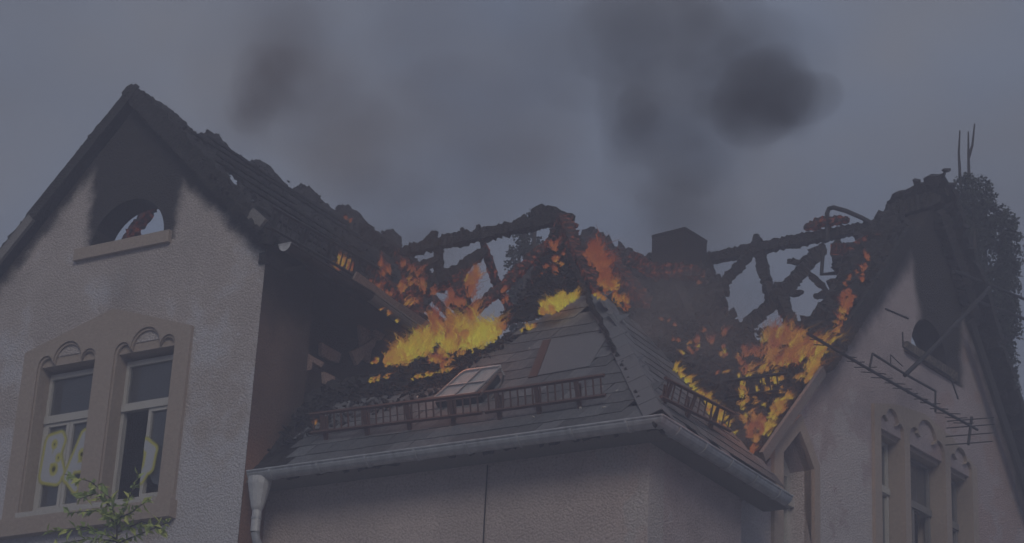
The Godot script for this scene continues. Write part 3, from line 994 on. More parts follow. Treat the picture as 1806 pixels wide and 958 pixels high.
func corner_wing() -> void:
	var area := Rect2(-1.2, 6.8, 10.4, 8.0)
	plastered("plaster_wing", facade_image(620, 480, area, soot_wing))
	var lancet := [Vector2(0.44, 7.6), Vector2(1.17, 7.6), Vector2(1.17, 9.55), Vector2(0.83, 9.95), Vector2(0.44, 9.57)]
	var opening := arc(4.36, 12.02, 0.52, 180, 0, 18, 1.05)
	var tri_hole := rect(2.72, 7.8, 5.56, 10.6)
	var st := begin()
	plate(st, [Vector2(-0.9, 0), Vector2(9.0, 0), Vector2(9.0, 8.5), Vector2(4.6, 14.38), Vector2(0.1, 9.3), Vector2(-0.9, 8.2)], [lancet, opening, tri_hole], -0.4, 0.0, area)
	done(st, "wing_gable_wall", M.plaster_wing, house, WING)
	st = begin()
	box(st, Vector3(3.62, 11.88, -0.25), Vector3(5.08, 12.02, 0.06))
	done(st, "opening_sill", M.sooty_stone, house, WING)
	# pointed side window: stone surround, pale reveal, painted frame
	st = begin()
	plate(st, [Vector2(0.23, 7.5), Vector2(1.3, 7.5), Vector2(1.3, 9.62), Vector2(0.86, 10.17), Vector2(0.23, 9.62)], [lancet], -0.1, 0.05)
	done(st, "window_surround", M.sandstone, house, WING)
	st = begin()
	plate(st, [Vector2(0.44, 7.61), Vector2(1.169, 7.61), Vector2(1.169, 9.54), Vector2(0.83, 9.94), Vector2(0.441, 9.56)], [rect(0.52, 8.62, 1.09, 9.1), rect(0.52, 9.22, 1.09, 9.48)], -0.38, -0.3)
	box(st, Vector3(0.44, 9.1, -0.3), Vector3(1.169, 9.22, -0.24))
	var win := done(st, "window", M.old_paint, house, WING)
	win.set_meta("label", "narrow pointed window beside the gutter end")
	pane_at(rect(0.51, 8.6, 1.1, 9.5), -0.34, win, Transform3D.IDENTITY)
	# three lights side by side under trefoil heads
	var lights := [[2.87, 3.5], [3.65, 4.66], [4.81, 5.46]]
	var holes := []
	for q in lights: holes.append(wing_light(q[0], q[1], 10.66, 7.8))
	st = begin()
	plate(st, [Vector2(2.68, 7.7), Vector2(5.62, 7.7), Vector2(5.62, 10.74), Vector2(4.9, 11.0), Vector2(4.1, 11.12), Vector2(3.3, 11.02), Vector2(2.7, 10.86)], holes, -0.395, 0.05)
	var g := done(st, "window_surround", M.sandstone, house, WING)
	for k in 3:
		var q: Array = lights[k]
		st = begin()
		plate(st, wing_light(q[0] - 0.004, q[1] + 0.004, 10.664, 7.8).slice(2) + [Vector2(q[0] - 0.004, 10.55), Vector2(q[1] + 0.004, 10.55)], [], -0.29, -0.06)
		done(st, "blind_panel", M.sandstone, g)
		var x0: float = q[0] + 0.02
		var x1: float = q[1] - 0.02
		st = begin()
		var low := [rect(x0 + 0.05, 7.9, (x0 + x1) / 2 - 0.03, 9.82), rect((x0 + x1) / 2 + 0.03, 7.9, x1 - 0.05, 9.82)]
		plate(st, rect(x0, 7.82, x1, 10.545), [rect(x0 + 0.045, 9.95, x1 - 0.045, 10.5)] + low, -0.25, -0.19)
		box(st, Vector3(x0, 9.84, -0.19), Vector3(x1, 9.93, -0.165))
		win = done(st, "window", M.old_paint if k == 0 else M.grey_board, house, WING)
		win.set_meta("label", ["left light of the three, white frame", "wide middle light of the three", "right light of the three, dark inside"][k])
		pane_at(rect(x0 + 0.045, 9.945, x1 - 0.045, 10.505), -0.22, win, Transform3D.IDENTITY)
		if k != 1: pane_at(rect(x0 + 0.045, 7.895, x1 - 0.045, 9.825), -0.225, win, Transform3D.IDENTITY)
	# what stands behind: floors, the far walls
	st = begin()
	box(st, Vector3(2.2, 11.3, -6.5), Vector3(6.4, 11.5, -0.42), WING)
	box(st, Vector3(-0.4, 6.9, -6.5), Vector3(8.9, 7.1, -0.42), WING)
	box(st, Vector3(2.2, 0.0, -4.2), Vector3(6.4, 11.28, -4.0), WING)
	box(st, Vector3(-0.4, 0.0, -6.4), Vector3(8.5, 8.4, -6.1), WING)
	box(st, Vector3(2.2, 7.1, -4.0), Vector3(2.34, 11.29, -0.42), WING)
	box(st, Vector3(6.26, 7.1, -4.0), Vector3(6.4, 11.29, -0.42), WING)
	box(st, Vector3(0.75, 10.0, -4.0), Vector3(2.19, 10.08, -0.42), WING)
	box(st, Vector3(-0.4, 7.1, -2.2), Vector3(2.19, 8.9, -2.0), WING)
	box(st, Vector3(8.6, 0.0, -12.0), Vector3(8.95, 8.4, -0.42), WING)
	done(st, "ceiling", M.plaster, house)
	# verge boards and the edge of the far slope
	st = begin()
	bar(st, Vector3(5.032, 9.312, -3.362), Vector3(5.205, 10.826, -4.770), 0.05, 0.13, Vector3(0, 1, 0.6))
	done(st, "verge_board", M.grey_board, house)
	done(burnt_beam([Vector3(5.197, 10.834, -4.788), Vector3(5.395, 12.688, -6.403), Vector3(5.501, 13.702, -7.263)], 0.08, 0.22, 0.6), "burnt_verge_board", M.char, house)
	st = begin()
	bar(st, Vector3(5.739, 12.822, -8.792), Vector3(5.966, 10.418, -10.639), 0.05, 0.2, Vector3(0, 1, -0.6))
	done(st, "verge_board", M.sooty_brick, house)
	done(burnt_beam([Vector3(5.554, 14.287, -8.106), Vector3(5.623, 13.631, -8.669), Vector3(5.686, 12.887, -9.181)], 0.16, 0.3, 0.8), "burnt_verge_board", M.char, house)

# ---------------------------------------------------------------- what the fire left of the roof
func timber(called: String, pts: Array, w: float, h: float, glow := false, ragged := 1.0) -> void:
	done(burnt_beam(pts, w * 0.86, h * 0.86, ragged), ("glowing_" if glow else "charred_") + called, M.glowing_char if glow else M.char, house)

func burnt_roof() -> void:
	# left wing: the slope on this side, its ridge in humps, holes burnt through
	var U := Vector3(0, 0, -1)
	var V := Vector3(-0.695, 0.719, 0)
	var o := Vector3(0.3, 11.5, 0)
	var keep := [[Vector2(-0.067, 3.811), Vector2(0.552, 3.750), Vector2(0.838, 3.301), Vector2(1.124, 3.518), Vector2(1.527, 3.883), Vector2(1.845, 4.035), Vector2(1.769, 3.325), Vector2(1.658, 3.012), Vector2(2.266, 3.659), Vector2(2.804, 4.098), Vector2(3.181, 4.296), Vector2(3.025, 3.441), Vector2(3.615, 3.961), Vector2(4.137, 4.374), Vector2(4.401, 4.482), Vector2(4.486, 3.885), Vector2(5.292, 4.591), Vector2(5.845, 4.969), Vector2(6.029, 4.898), Vector2(5.783, 4.061), Vector2(6.143, 4.296), Vector2(6.832, 4.910), Vector2(7.396, 5.298), Vector2(7.454, 5.185), Vector2(6.635, 4.230), Vector2(6.601, 3.732), Vector2(5.506, 2.304), Vector2(3.503, 0.571), Vector2(2.592, -0.030), Vector2(1.186, 0.056), Vector2(0.075, 0.287), Vector2(-0.260, 0.267)]]
	var holes := [[Vector2(0.651, 2.341), Vector2(0.937, 2.492), Vector2(0.956, 2.242), Vector2(0.544, 1.814), Vector2(0.378, 1.872)], [Vector2(0.845, 2.012), Vector2(0.902, 1.888), Vector2(0.851, 1.529), Vector2(0.536, 1.420)], [Vector2(2.000, 2.089), Vector2(2.255, 2.176), Vector2(2.005, 1.705), Vector2(1.624, 1.468), Vector2(1.574, 1.557)], [Vector2(1.948, 2.546), Vector2(1.880, 2.371), Vector2(1.761, 2.289)], [Vector2(1.754, 1.979), Vector2(1.710, 1.866), Vector2(1.594, 1.788)], [Vector2(4.525, 2.527), Vector2(4.473, 2.349), Vector2(4.395, 2.359)]]
	done(sheet(o, U, V, 0.04, keep, holes, 0.06, 0.045, 0.07), "burnt_roof_slope", M.char, house)
	done(sheet(Vector3(-5.1, 11.33, 0.12), U, Vector3(0.695, 0.719, 0), 0.08, [[Vector2(0, 0), Vector2(0.7, 0), Vector2(0.6, 2.0), Vector2(0.45, 3.0), Vector2(0.4, 3.95), Vector2(0, 3.95)]], [], 0.1, 0.015, 0.03), "burnt_roof_slope", M.char, house)
	for k in 9:
		# battens nailed along the slope, some of them broken short
		var v := 0.35 + k * 0.37
		var z0 := -0.2 - rng.randf() * 1.2
		var z1 := z0 - rng.randf_range(1.5, 4.5)
		var q := o + V * v + Vector3(0.719, 0.695, 0) * 0.03
		timber("batten", [q + Vector3(0, 0, z0), q + Vector3(0, rng.randf_range(-0.03, 0.03), (z0 + z1) / 2), q + Vector3(0, 0, z1)], 0.05, 0.04, false, 0.8)
	for k in 6:
		var z := -1.2 - k * 0.95
		timber("rafter", [Vector3(-2.3, 14.1, z), Vector3(-0.9, 12.6, z - 0.05), Vector3(0.25, 11.42, z)], 0.1, 0.14, k > 3)
	timber("rafter", [Vector3(-2.956, 13.335, -1.300), Vector3(-3.376, 13.048, -1.400), Vector3(-3.721, 12.777, -1.500)], 0.2, 0.17, true, 1.1)
	timber("ridge_beam", [Vector3(-2.36, 13.95, -0.1), Vector3(-2.36, 13.95, -3.0), Vector3(-2.36, 13.9, -6.2)], 0.14, 0.22)
	# the bay: ridge, posts, rafters and struts
	timber("ridge_beam", [Vector3(-0.312, 12.793, -3.250), Vector3(0.271, 12.825, -3.250), Vector3(1.058, 12.827, -3.250), Vector3(1.772, 12.855, -3.250), Vector3(2.386, 12.832, -3.250)], 0.2, 0.2, false, 1.2)
	timber("stub", [Vector3(0.919, 12.795, -3.250), Vector3(0.924, 12.982, -3.250)], 0.13, 0.13)
	timber("stub", [Vector3(0.747, 12.772, -3.200), Vector3(0.698, 12.962, -3.200)], 0.12, 0.1)
	timber("stub", [Vector3(0.180, 12.825, -3.250), Vector3(0.221, 13.017, -3.250)], 0.22, 0.16, false, 1.4)
	timber("stub", [Vector3(1.264, 12.851, -3.300), Vector3(1.480, 12.894, -3.300), Vector3(1.630, 13.014, -3.300)], 0.13, 0.12, false, 1.3)
	timber("post", [Vector3(0.252, 12.898, -3.300), Vector3(0.321, 12.326, -3.300)], 0.15, 0.15)
	timber("rafter", [Vector3(1.168, 12.531, -3.100), Vector3(0.808, 12.179, -2.900), Vector3(0.408, 11.931, -2.700)], 0.15, 0.2, false, 1.2)
	timber("rafter", [Vector3(2.101, 12.465, -3.100), Vector3(1.572, 11.863, -2.900), Vector3(1.208, 11.459, -2.700)], 0.15, 0.19, true, 1.2)
	timber("strut", [Vector3(0.895, 12.824, -3.400), Vector3(0.891, 12.393, -3.800), Vector3(0.960, 11.977, -4.200)], 0.12, 0.13, true)
	timber("post", [Vector3(2.089, 12.570, -3.200), Vector3(1.924, 12.121, -3.200), Vector3(1.775, 11.735, -3.200)], 0.16, 0.16, true)
	timber("post", [Vector3(2.274, 12.721, -3.100), Vector3(2.288, 12.221, -3.000), Vector3(2.349, 11.593, -2.800)], 0.24, 0.2, true)
	timber("post", [Vector3(0.828, 12.245, -3.000), Vector3(1.038, 11.520, -2.800)], 0.3, 0.26, true)
	timber("rafter", [Vector3(0.339, 12.580, -3.200), Vector3(-0.084, 12.335, -3.100)], 0.16, 0.18)
	timber("rafter", [Vector3(-1.565, 13.697, -4.000), Vector3(-0.696, 13.017, -3.800), Vector3(0.058, 12.414, -3.600)], 0.26, 0.22, false, 1.2)
	timber("rafter", [Vector3(-0.621, 13.030, -3.600), Vector3(-0.106, 12.331, -3.300), Vector3(0.260, 11.775, -3.000)], 0.16, 0.18, true)
	timber("rafter", [Vector3(-0.642, 12.555, -3.000), Vector3(0.000, 11.969, -2.800), Vector3(0.540, 11.526, -2.600)], 0.2, 0.18, true)
	timber("purlin", [Vector3(-0.147, 12.129, -3.000), Vector3(0.483, 12.124, -3.000), Vector3(0.939, 12.162, -3.000)], 0.22, 0.3, true, 1.4)
	timber("hip_rafter", [Vector3(2.2, 12.86, -3.24), Vector3(2.9, 11.9, -2.5), Vector3(3.6, 11.0, -1.82)], 0.22, 0.26, true, 1.2)
	timber("ridge_knot", [Vector3(1.647, 12.887, -3.400), Vector3(1.831, 13.017, -3.400), Vector3(2.127, 12.947, -3.400)], 0.34, 0.3, false, 1.2)
	timber("stub", [Vector3(2.292, 12.702, -3.100), Vector3(2.530, 12.628, -3.100)], 0.12, 0.14, true)
	# collapsed ceiling layers under the hip
	timber("plank", [Vector3(1.865, 11.176, -2.400), Vector3(2.437, 11.193, -2.400), Vector3(2.990, 11.250, -2.300)], 0.3, 0.08, true, 1.3)
	timber("plank", [Vector3(2.062, 11.414, -2.600), Vector3(2.383, 11.592, -2.600), Vector3(2.763, 11.645, -2.500)], 0.34, 0.09, true, 1.3)
	timber("plank", [Vector3(1.879, 11.315, -2.500), Vector3(2.371, 11.360, -2.500)], 0.2, 0.06, false, 1.3)
	# main roof towards the corner wing
	var Um := Vector3(-0.992546, 0, -0.121869)
	var Vm := Vector3(0.08037, 0.75176, -0.65452)
	keep = [[Vector2(7.096, 8.335), Vector2(6.904, 8.534), Vector2(6.597, 8.321), Vector2(6.083, 7.706), Vector2(5.656, 7.411), Vector2(5.129, 6.889), Vector2(3.494, 6.074), Vector2(3.051, 5.341), Vector2(2.658, 4.885), Vector2(2.500, 4.366), Vector2(1.979, 3.700), Vector2(1.471, 3.184), Vector2(1.002, 2.434), Vector2(0.796, 1.526), Vector2(0.739, 0.601), Vector2(2.383, 2.535), Vector2(4.457, 4.855), Vector2(6.287, 7.213)], [Vector2(0.582, 0.352), Vector2(-0.002, -0.082), Vector2(-0.042, 2.542), Vector2(-0.077, 4.364), Vector2(-0.069, 5.705), Vector2(0.298, 6.212), Vector2(0.607, 6.211), Vector2(0.684, 5.763), Vector2(0.660, 4.951), Vector2(0.603, 4.221), Vector2(0.474, 3.553), Vector2(0.641, 3.312), Vector2(0.869, 3.183), Vector2(1.243, 2.807), Vector2(1.188, 1.646)]]
	done(sheet(Vector3(4.799, 9.551, -3.946), Um, Vm, 0.06, keep, [[Vector2(2.408, 3.325), Vector2(2.249, 3.301), Vector2(2.110, 3.071), Vector2(2.236, 3.023)], [Vector2(1.533, 3.726), Vector2(1.417, 3.839), Vector2(1.116, 3.361), Vector2(1.044, 3.095), Vector2(1.291, 3.181)]], 0.14, 0.12, 0.14), "burnt_roof_slope", M.char, house)
	done(sheet(Vector3(5.467, 14.5, -8.215), Um, Vector3(0.072, -0.806, -0.588), 0.08, [[Vector2(-0.3, -0.4), Vector2(0.75, -0.2), Vector2(0.7, 2.0), Vector2(0.5, 4.0), Vector2(-0.3, 7.0)]], [], 0.14, 0.05, 0.1), "burnt_roof_slope", M.char, house)
	timber("ridge_beam", [Vector3(0.138, 14.511, -8.718), Vector3(0.993, 14.443, -8.614), Vector3(1.720, 14.343, -8.524), Vector3(2.625, 14.332, -8.413), Vector3(3.692, 14.297, -8.282), Vector3(4.773, 14.233, -8.149)], 0.2, 0.2, false, 0.9)
	timber("ridge_beam", [Vector3(4.697, 14.398, -8.260), Vector3(5.045, 14.443, -8.217), Vector3(5.602, 14.472, -8.148)], 0.36, 0.32, false, 0.7)
	timber("post", [Vector3(2.564, 14.568, -8.421), Vector3(2.626, 14.221, -8.413), Vector3(2.845, 13.643, -8.185), Vector3(3.080, 13.164, -7.954)], 0.2, 0.17)
	timber("rafter", [Vector3(2.567, 14.194, -8.219), Vector3(2.447, 13.814, -7.931), Vector3(2.312, 13.442, -7.646)], 0.17, 0.18)
	timber("rafter", [Vector3(3.756, 14.099, -8.174), Vector3(3.450, 13.459, -7.808), Vector3(3.192, 12.927, -7.437), Vector3(2.964, 12.485, -7.062)], 0.26, 0.24, false, 1.3)
	timber("rafter", [Vector3(3.165, 13.465, -7.843), Vector3(3.492, 12.859, -7.400), Vector3(3.848, 12.315, -6.953)], 0.2, 0.2, false, 1.2)
	timber("stub", [Vector3(3.259, 13.860, -8.033), Vector3(3.469, 13.815, -8.007)], 0.16, 0.14)
	timber("stub", [Vector3(3.433, 13.160, -7.609), Vector3(3.694, 13.151, -7.577)], 0.16, 0.12)
	timber("strut", [Vector3(3.582, 13.630, -7.993), Vector3(3.898, 13.281, -7.955)], 0.12, 0.13)
	timber("stub", [Vector3(3.739, 13.172, -7.873), Vector3(4.054, 13.178, -7.835)], 0.14, 0.14)
	timber("post", [Vector3(3.956, 14.166, -8.250), Vector3(4.059, 13.514, -8.036)], 0.2, 0.18)
	timber("plank", [Vector3(3.452, 14.421, -8.211), Vector3(3.758, 14.461, -8.173), Vector3(4.181, 14.418, -8.121)], 0.24, 0.16, true, 1.5)
	timber("rafter", [Vector3(4.014, 13.893, -7.940), Vector3(4.554, 13.543, -7.269), Vector3(4.841, 13.975, -7.839)], 0.2, 0.2, true)
	timber("rafter", [Vector3(0.434, 14.291, -7.272), Vector3(1.046, 13.696, -6.894), Vector3(1.916, 12.715, -6.183)], 0.26, 0.22, true)
	timber("rafter", [Vector3(1.389, 13.945, -7.860), Vector3(2.036, 13.050, -7.176), Vector3(2.662, 12.115, -6.494)], 0.22, 0.22)
	timber("rafter", [Vector3(2.156, 13.385, -7.665), Vector3(2.755, 12.612, -7.087), Vector3(3.441, 11.920, -6.499)], 0.24, 0.22)
	timber("plank", [Vector3(0.889, 14.159, -7.518), Vector3(1.308, 13.848, -7.467), Vector3(2.104, 13.700, -7.570)], 0.3, 0.26, true, 1.2)
	# chimney stack
	var ch := Transform3D(Basis(Vector3.UP, -0.12), Vector3(1.427, 14.347, -8.107))
	var st := begin()
	box(st, Vector3(-0.3, -5.5, -0.3), Vector3(0.3, 0.2, 0.3), ch)
	var stack := done(st, "chimney", M.sooty_brick, house)
	st = begin()
	box(st, Vector3(-0.306, 0.2, -0.306), Vector3(0.306, 0.25, 0.306), ch)
	done(st, "chimney_cap", M.sooty_brick, stack)
	# ashes and flakes lying on the burnt deck
	var flakes := done(rubble(900, [Vector3(0.114, 9.021, -0.235), Vector3(0.177, 10.038, -1.030), Vector3(1.220, 10.236, -1.184), Vector3(2.533, 10.467, -1.365), Vector3(3.061, 10.653, -1.510), Vector3(2.358, 9.649, -0.726), Vector3(0.899, 9.441, -0.563)], 0.02, 0.11, Vector3(0, 0.6, 0.79)), "charred_debris", M.char, house)
	flakes.set_meta("kind", "stuff")
	flakes = done(rubble(420, [Vector3(0.458, 8.879, -0.125), Vector3(0.558, 9.970, -0.977), Vector3(1.253, 10.181, -1.141), Vector3(2.591, 10.359, -1.280), Vector3(3.329, 10.893, -1.698), Vector3(4.844, 9.206, -0.379), Vector3(3.549, 8.830, -0.086)], 0.012, 0.05, Vector3(0, 0.6, 0.79)), "ash_flakes", M.ash, house)
	flakes.set_meta("kind", "stuff")
	flakes = done(rubble(700, [Vector3(1.102, 13.082, -7.359), Vector3(2.965, 12.065, -6.232), Vector3(4.327, 11.810, -5.840), Vector3(4.952, 11.526, -5.511), Vector3(4.687, 9.803, -4.021), Vector3(4.134, 10.124, -4.373), Vector3(2.660, 11.559, -5.822)], 0.03, 0.14, Vector3(0, 0.65, 0.75)), "charred_debris", M.char, house)
	flakes.set_meta("kind", "stuff")
	flakes = done(rubble(420, [Vector3(2.473, 10.957, -1.748), Vector3(2.309, 12.183, -2.706), Vector3(2.255, 12.764, -3.160), Vector3(3.548, 11.046, -1.817)], 0.03, 0.1, Vector3(0, 0.6, 0.79)), "charred_debris", M.char, house)
	flakes.set_meta("kind", "stuff")
	flakes = done(rubble(420, [Vector3(-1.316, 15.687, -9.958), Vector3(0.403, 14.597, -8.784), Vector3(2.201, 13.680, -7.752), Vector3(3.320, 12.087, -6.208), Vector3(2.660, 11.559, -5.822), Vector3(0.983, 13.116, -7.404)], 0.03, 0.11, Vector3(0, 0.65, 0.75)), "charred_debris", M.char, house)
	flakes.set_meta("kind", "stuff")
	flakes = done(rubble(350, [Vector3(-1.864, 13.737, 0.256), Vector3(-1.756, 13.626, -0.555), Vector3(-2.324, 14.213, -3.721), Vector3(-2.708, 14.610, -6.535), Vector3(-1.492, 13.353, -5.470), Vector3(0.212, 11.590, -2.728), Vector3(0.063, 11.745, -0.121), Vector3(0.100, 11.707, 0.209)], 0.02, 0.07, Vector3(0.7, 0.7, 0)), "charred_debris", M.char, house)
	flakes.set_meta("kind", "stuff")
	flakes = done(rubble(26, [Vector3(0.867, 8.995, -0.215), Vector3(1.542, 9.701, -0.766), Vector3(3.772, 10.601, -1.470), Vector3(5.186, 8.893, -0.135), Vector3(3.549, 8.830, -0.086)], 0.03, 0.075, Vector3(0, 0.6, 0.79)), "plaster_crumbs", M.old_paint, house)
	flakes.set_meta("kind", "stuff")

func roof_fittings() -> void:
	var up := Vector3(0, 0.21, 0.045)
	var fn := Vector3(0, 0.6157, 0.788)
	snow_guard(Vector3(0.780, 9.172, -0.175), Vector3(3.150, 9.099, -0.118), up, 24, 4, M.rusty_iron, fn)
	snow_guard(Vector3(3.194, 9.100, -0.119), Vector3(4.700, 9.096, -0.116), up, 16, 3, M.rusty_iron, fn)
	snow_guard(Vector3(5.379, 8.981, -0.095), Vector3(5.136, 9.291, -2.265), Vector3(0.045, 0.2, 0), 11, 3, M.rusty_iron, Vector3(0.788, 0.6157, 0))
	snow_guard(Vector3(3.998, 10.581, -4.579), Vector3(4.923, 10.506, -4.399), Vector3(-0.01, 0.2, 0.04), 8, 2, M.sooty_iron, Vector3(0.09, 0.66, 0.744))
	snow_guard(Vector3(0.377, 11.593, 0.505), Vector3(0.251, 11.723, -1.931), Vector3(0.05, 0.24, 0), 22, 4, M.sooty_iron, Vector3(0.719, 0.695, 0))
	# the gutter of the left wing, buckled at its far end
	half_round(Vector3(0.42, 11.47, 0.18), Vector3(0.42, 11.47, -1.6), Vector3(1, 0, 0), 0.085, 2, M.sooty_brick, false)
	half_round(Vector3(0.42, 11.47, -1.6), Vector3(0.46, 11.36, -2.75), Vector3(1, 0, 0), 0.085, 1, M.grey_board, false)
	var st := begin()
	for k in 12:
		var a0 := PI * k / 12
		var a1 := PI * (k + 1) / 12
		var c := Vector3(0.42, 11.47, 0.185)
		tri(st, c, c + Vector3(0.088 * cos(a1), -0.088 * sin(a1), 0), c + Vector3(0.088 * cos(a0), -0.088 * sin(a0), 0))
	bar(st, Vector3(0.325, 11.475, 0.186), Vector3(0.515, 11.475, 0.186), 0.012, 0.014)
	done(st, "end_cap", M.bright_zinc, house)
	st = begin()
	bar(st, Vector3(-0.134, 11.969, 0.200), Vector3(0.076, 11.782, 0.200), 0.05, 0.14, Vector3(0.5, 1, 0))
	done(st, "flashing", M.grey_board, house)
	st = begin()
	box(st, Vector3(-0.08, 11.36, -0.3), Vector3(0.02, 11.5, 0.03))
	done(st, "eaves_block", M.char, house)
	st = begin()
	bar(st, Vector3(0.5, 11.54, -1.15), Vector3(0.5, 11.46, -2.1), 0.03, 0.13, Vector3(0.4, 1, 0))
	bar(st, Vector3(0.5, 11.46, -2.1), Vector3(0.52, 11.42, -2.85), 0.03, 0.15, Vector3(0.6, 1, 0))
	done(st, "fascia_board", M.peeled_plaster, house)
	# roof hatch propped open: lid in a rounded frame with four panes and a curved stay
	var c := [Vector3(2.296, 9.495, -0.454), Vector3(2.842, 9.471, -0.435), Vector3(3.243, 9.709, -0.341), Vector3(2.725, 9.725, -0.354)]
	var e := func(u: float, v: float, lift := 0.0) -> Vector3:
		var p: Vector3 = c[0].lerp(c[1], u).lerp(c[3].lerp(c[2], u), v)
		return p + (c[1] - c[0]).cross(c[3] - c[0]).normalized() * lift
	st = begin()
	var rim := []
	for q in [[0.0, 0.0], [0.5, 0.0], [0.93, 0.0], [0.985, 0.02], [1.0, 0.08], [1.0, 0.5], [1.0, 0.95], [0.97, 1.0], [0.5, 1.0], [0.12, 1.0], [0.05, 0.97], [0.01, 0.88], [0.0, 0.5], [0.0, 0.0]]: rim.append(e.call(q[0], q[1], 0.012))
	tube(st, rim, 0.014, 6)
	bar(st, e.call(0.5, 0.0, 0.02), e.call(0.5, 1.0, 0.02), 0.013, 0.012, Vector3(0, 0.6, 0.8))
	bar(st, e.call(0.0, 0.45, 0.02), e.call(1.0, 0.45, 0.02), 0.013, 0.012, Vector3(0, 0.6, 0.8))
	var hatch := done(st, "roof_hatch", M.bright_zinc, house)
	hatch.set_meta("label", "pale roof hatch lid propped open above the snow guard")
	for q in [[0.0, 0.0], [0.5, 0.0], [0.0, 0.45], [0.5, 0.45]]:
		st = begin()
		var v1: float = 0.45 if q[1] == 0.0 else 1.0
		var u0: float = q[0] + (0.04 if q[1] > 0.0 and q[0] == 0.0 else 0.01)
		var p := [e.call(u0, q[1] + 0.01, 0.012), e.call(q[0] + 0.49, q[1] + 0.01, 0.012), e.call(q[0] + 0.49, v1 - 0.01, 0.012), e.call(u0, v1 - 0.01, 0.012)]
		var low := []
		for k in p: low.append(k + Vector3(0, -0.008, -0.008))
		hexa(st, low + p)
		done(st, "pane", M.hatch_sheet, hatch)
	st = begin()
	tube(st, [Vector3(3.216, 9.673, -0.364), Vector3(3.255, 9.598, -0.356), Vector3(3.208, 9.543, -0.415), Vector3(3.117, 9.460, -0.451), Vector3(3.038, 9.381, -0.466)], 0.014, 6)
	done(st, "stay", M.grey_board, hatch)
	st = begin()
	bar(st, Vector3(2.342, 9.384, -0.443), Vector3(2.941, 9.370, -0.431), 0.03, 0.12, Vector3(0, 0.6, 0.8))
	bar(st, Vector3(2.941, 9.370, -0.431), Vector3(2.986, 9.704, -0.693), 0.03, 0.12, Vector3(0, 0.6, 0.8))
	done(st, "hatch_frame", M.sooty_iron, hatch)
	# plaster broken off the wall in the gap between the wings
	for p in [[Vector3(-0.100, 11.575, -2.102), Vector3(-0.100, 11.583, -2.570), Vector3(-0.100, 11.414, -2.539), Vector3(-0.100, 11.400, -2.228)], [Vector3(-0.150, 11.421, -2.221), Vector3(-0.150, 11.406, -2.587), Vector3(-0.150, 10.943, -2.516), Vector3(-0.150, 10.968, -2.358)], [Vector3(-0.050, 11.542, -2.475), Vector3(-0.050, 11.560, -2.845), Vector3(-0.050, 11.266, -2.589), Vector3(-0.050, 11.298, -2.454)], [Vector3(-0.050, 10.571, -1.032), Vector3(-0.050, 10.565, -1.418), Vector3(-0.050, 10.485, -1.356), Vector3(-0.050, 10.499, -1.173), Vector3(-0.050, 10.392, -1.165), Vector3(-0.050, 10.337, -1.042)], [Vector3(-0.300, 10.953, -1.653), Vector3(-0.300, 10.947, -2.091), Vector3(-0.300, 10.813, -2.059), Vector3(-0.300, 10.785, -1.837), Vector3(-0.300, 10.792, -1.675)], [Vector3(0.020, 10.410, -1.341), Vector3(0.020, 10.422, -1.558), Vector3(0.020, 10.300, -1.600), Vector3(0.020, 10.205, -1.394)], [Vector3(-0.100, 10.930, -2.035), Vector3(-0.100, 11.173, -2.387), Vector3(-0.100, 11.356, -2.599), Vector3(-0.100, 11.156, -2.520), Vector3(-0.100, 10.794, -2.180)]]:
		st = begin()
		var t := Transform3D(Basis(Vector3(0, 0, -1), Vector3.UP, Vector3(1, 0, 0)), Vector3(p[0].x, 0, 0))
		var o := []
		for q in p: o.append(Vector2(-q.z, q.y))
		plate(st, o, [], -0.05, 0.0, Rect2(0, 0, 1, 1), t)
		done(st, "broken_plaster", M.peeled_plaster, house)

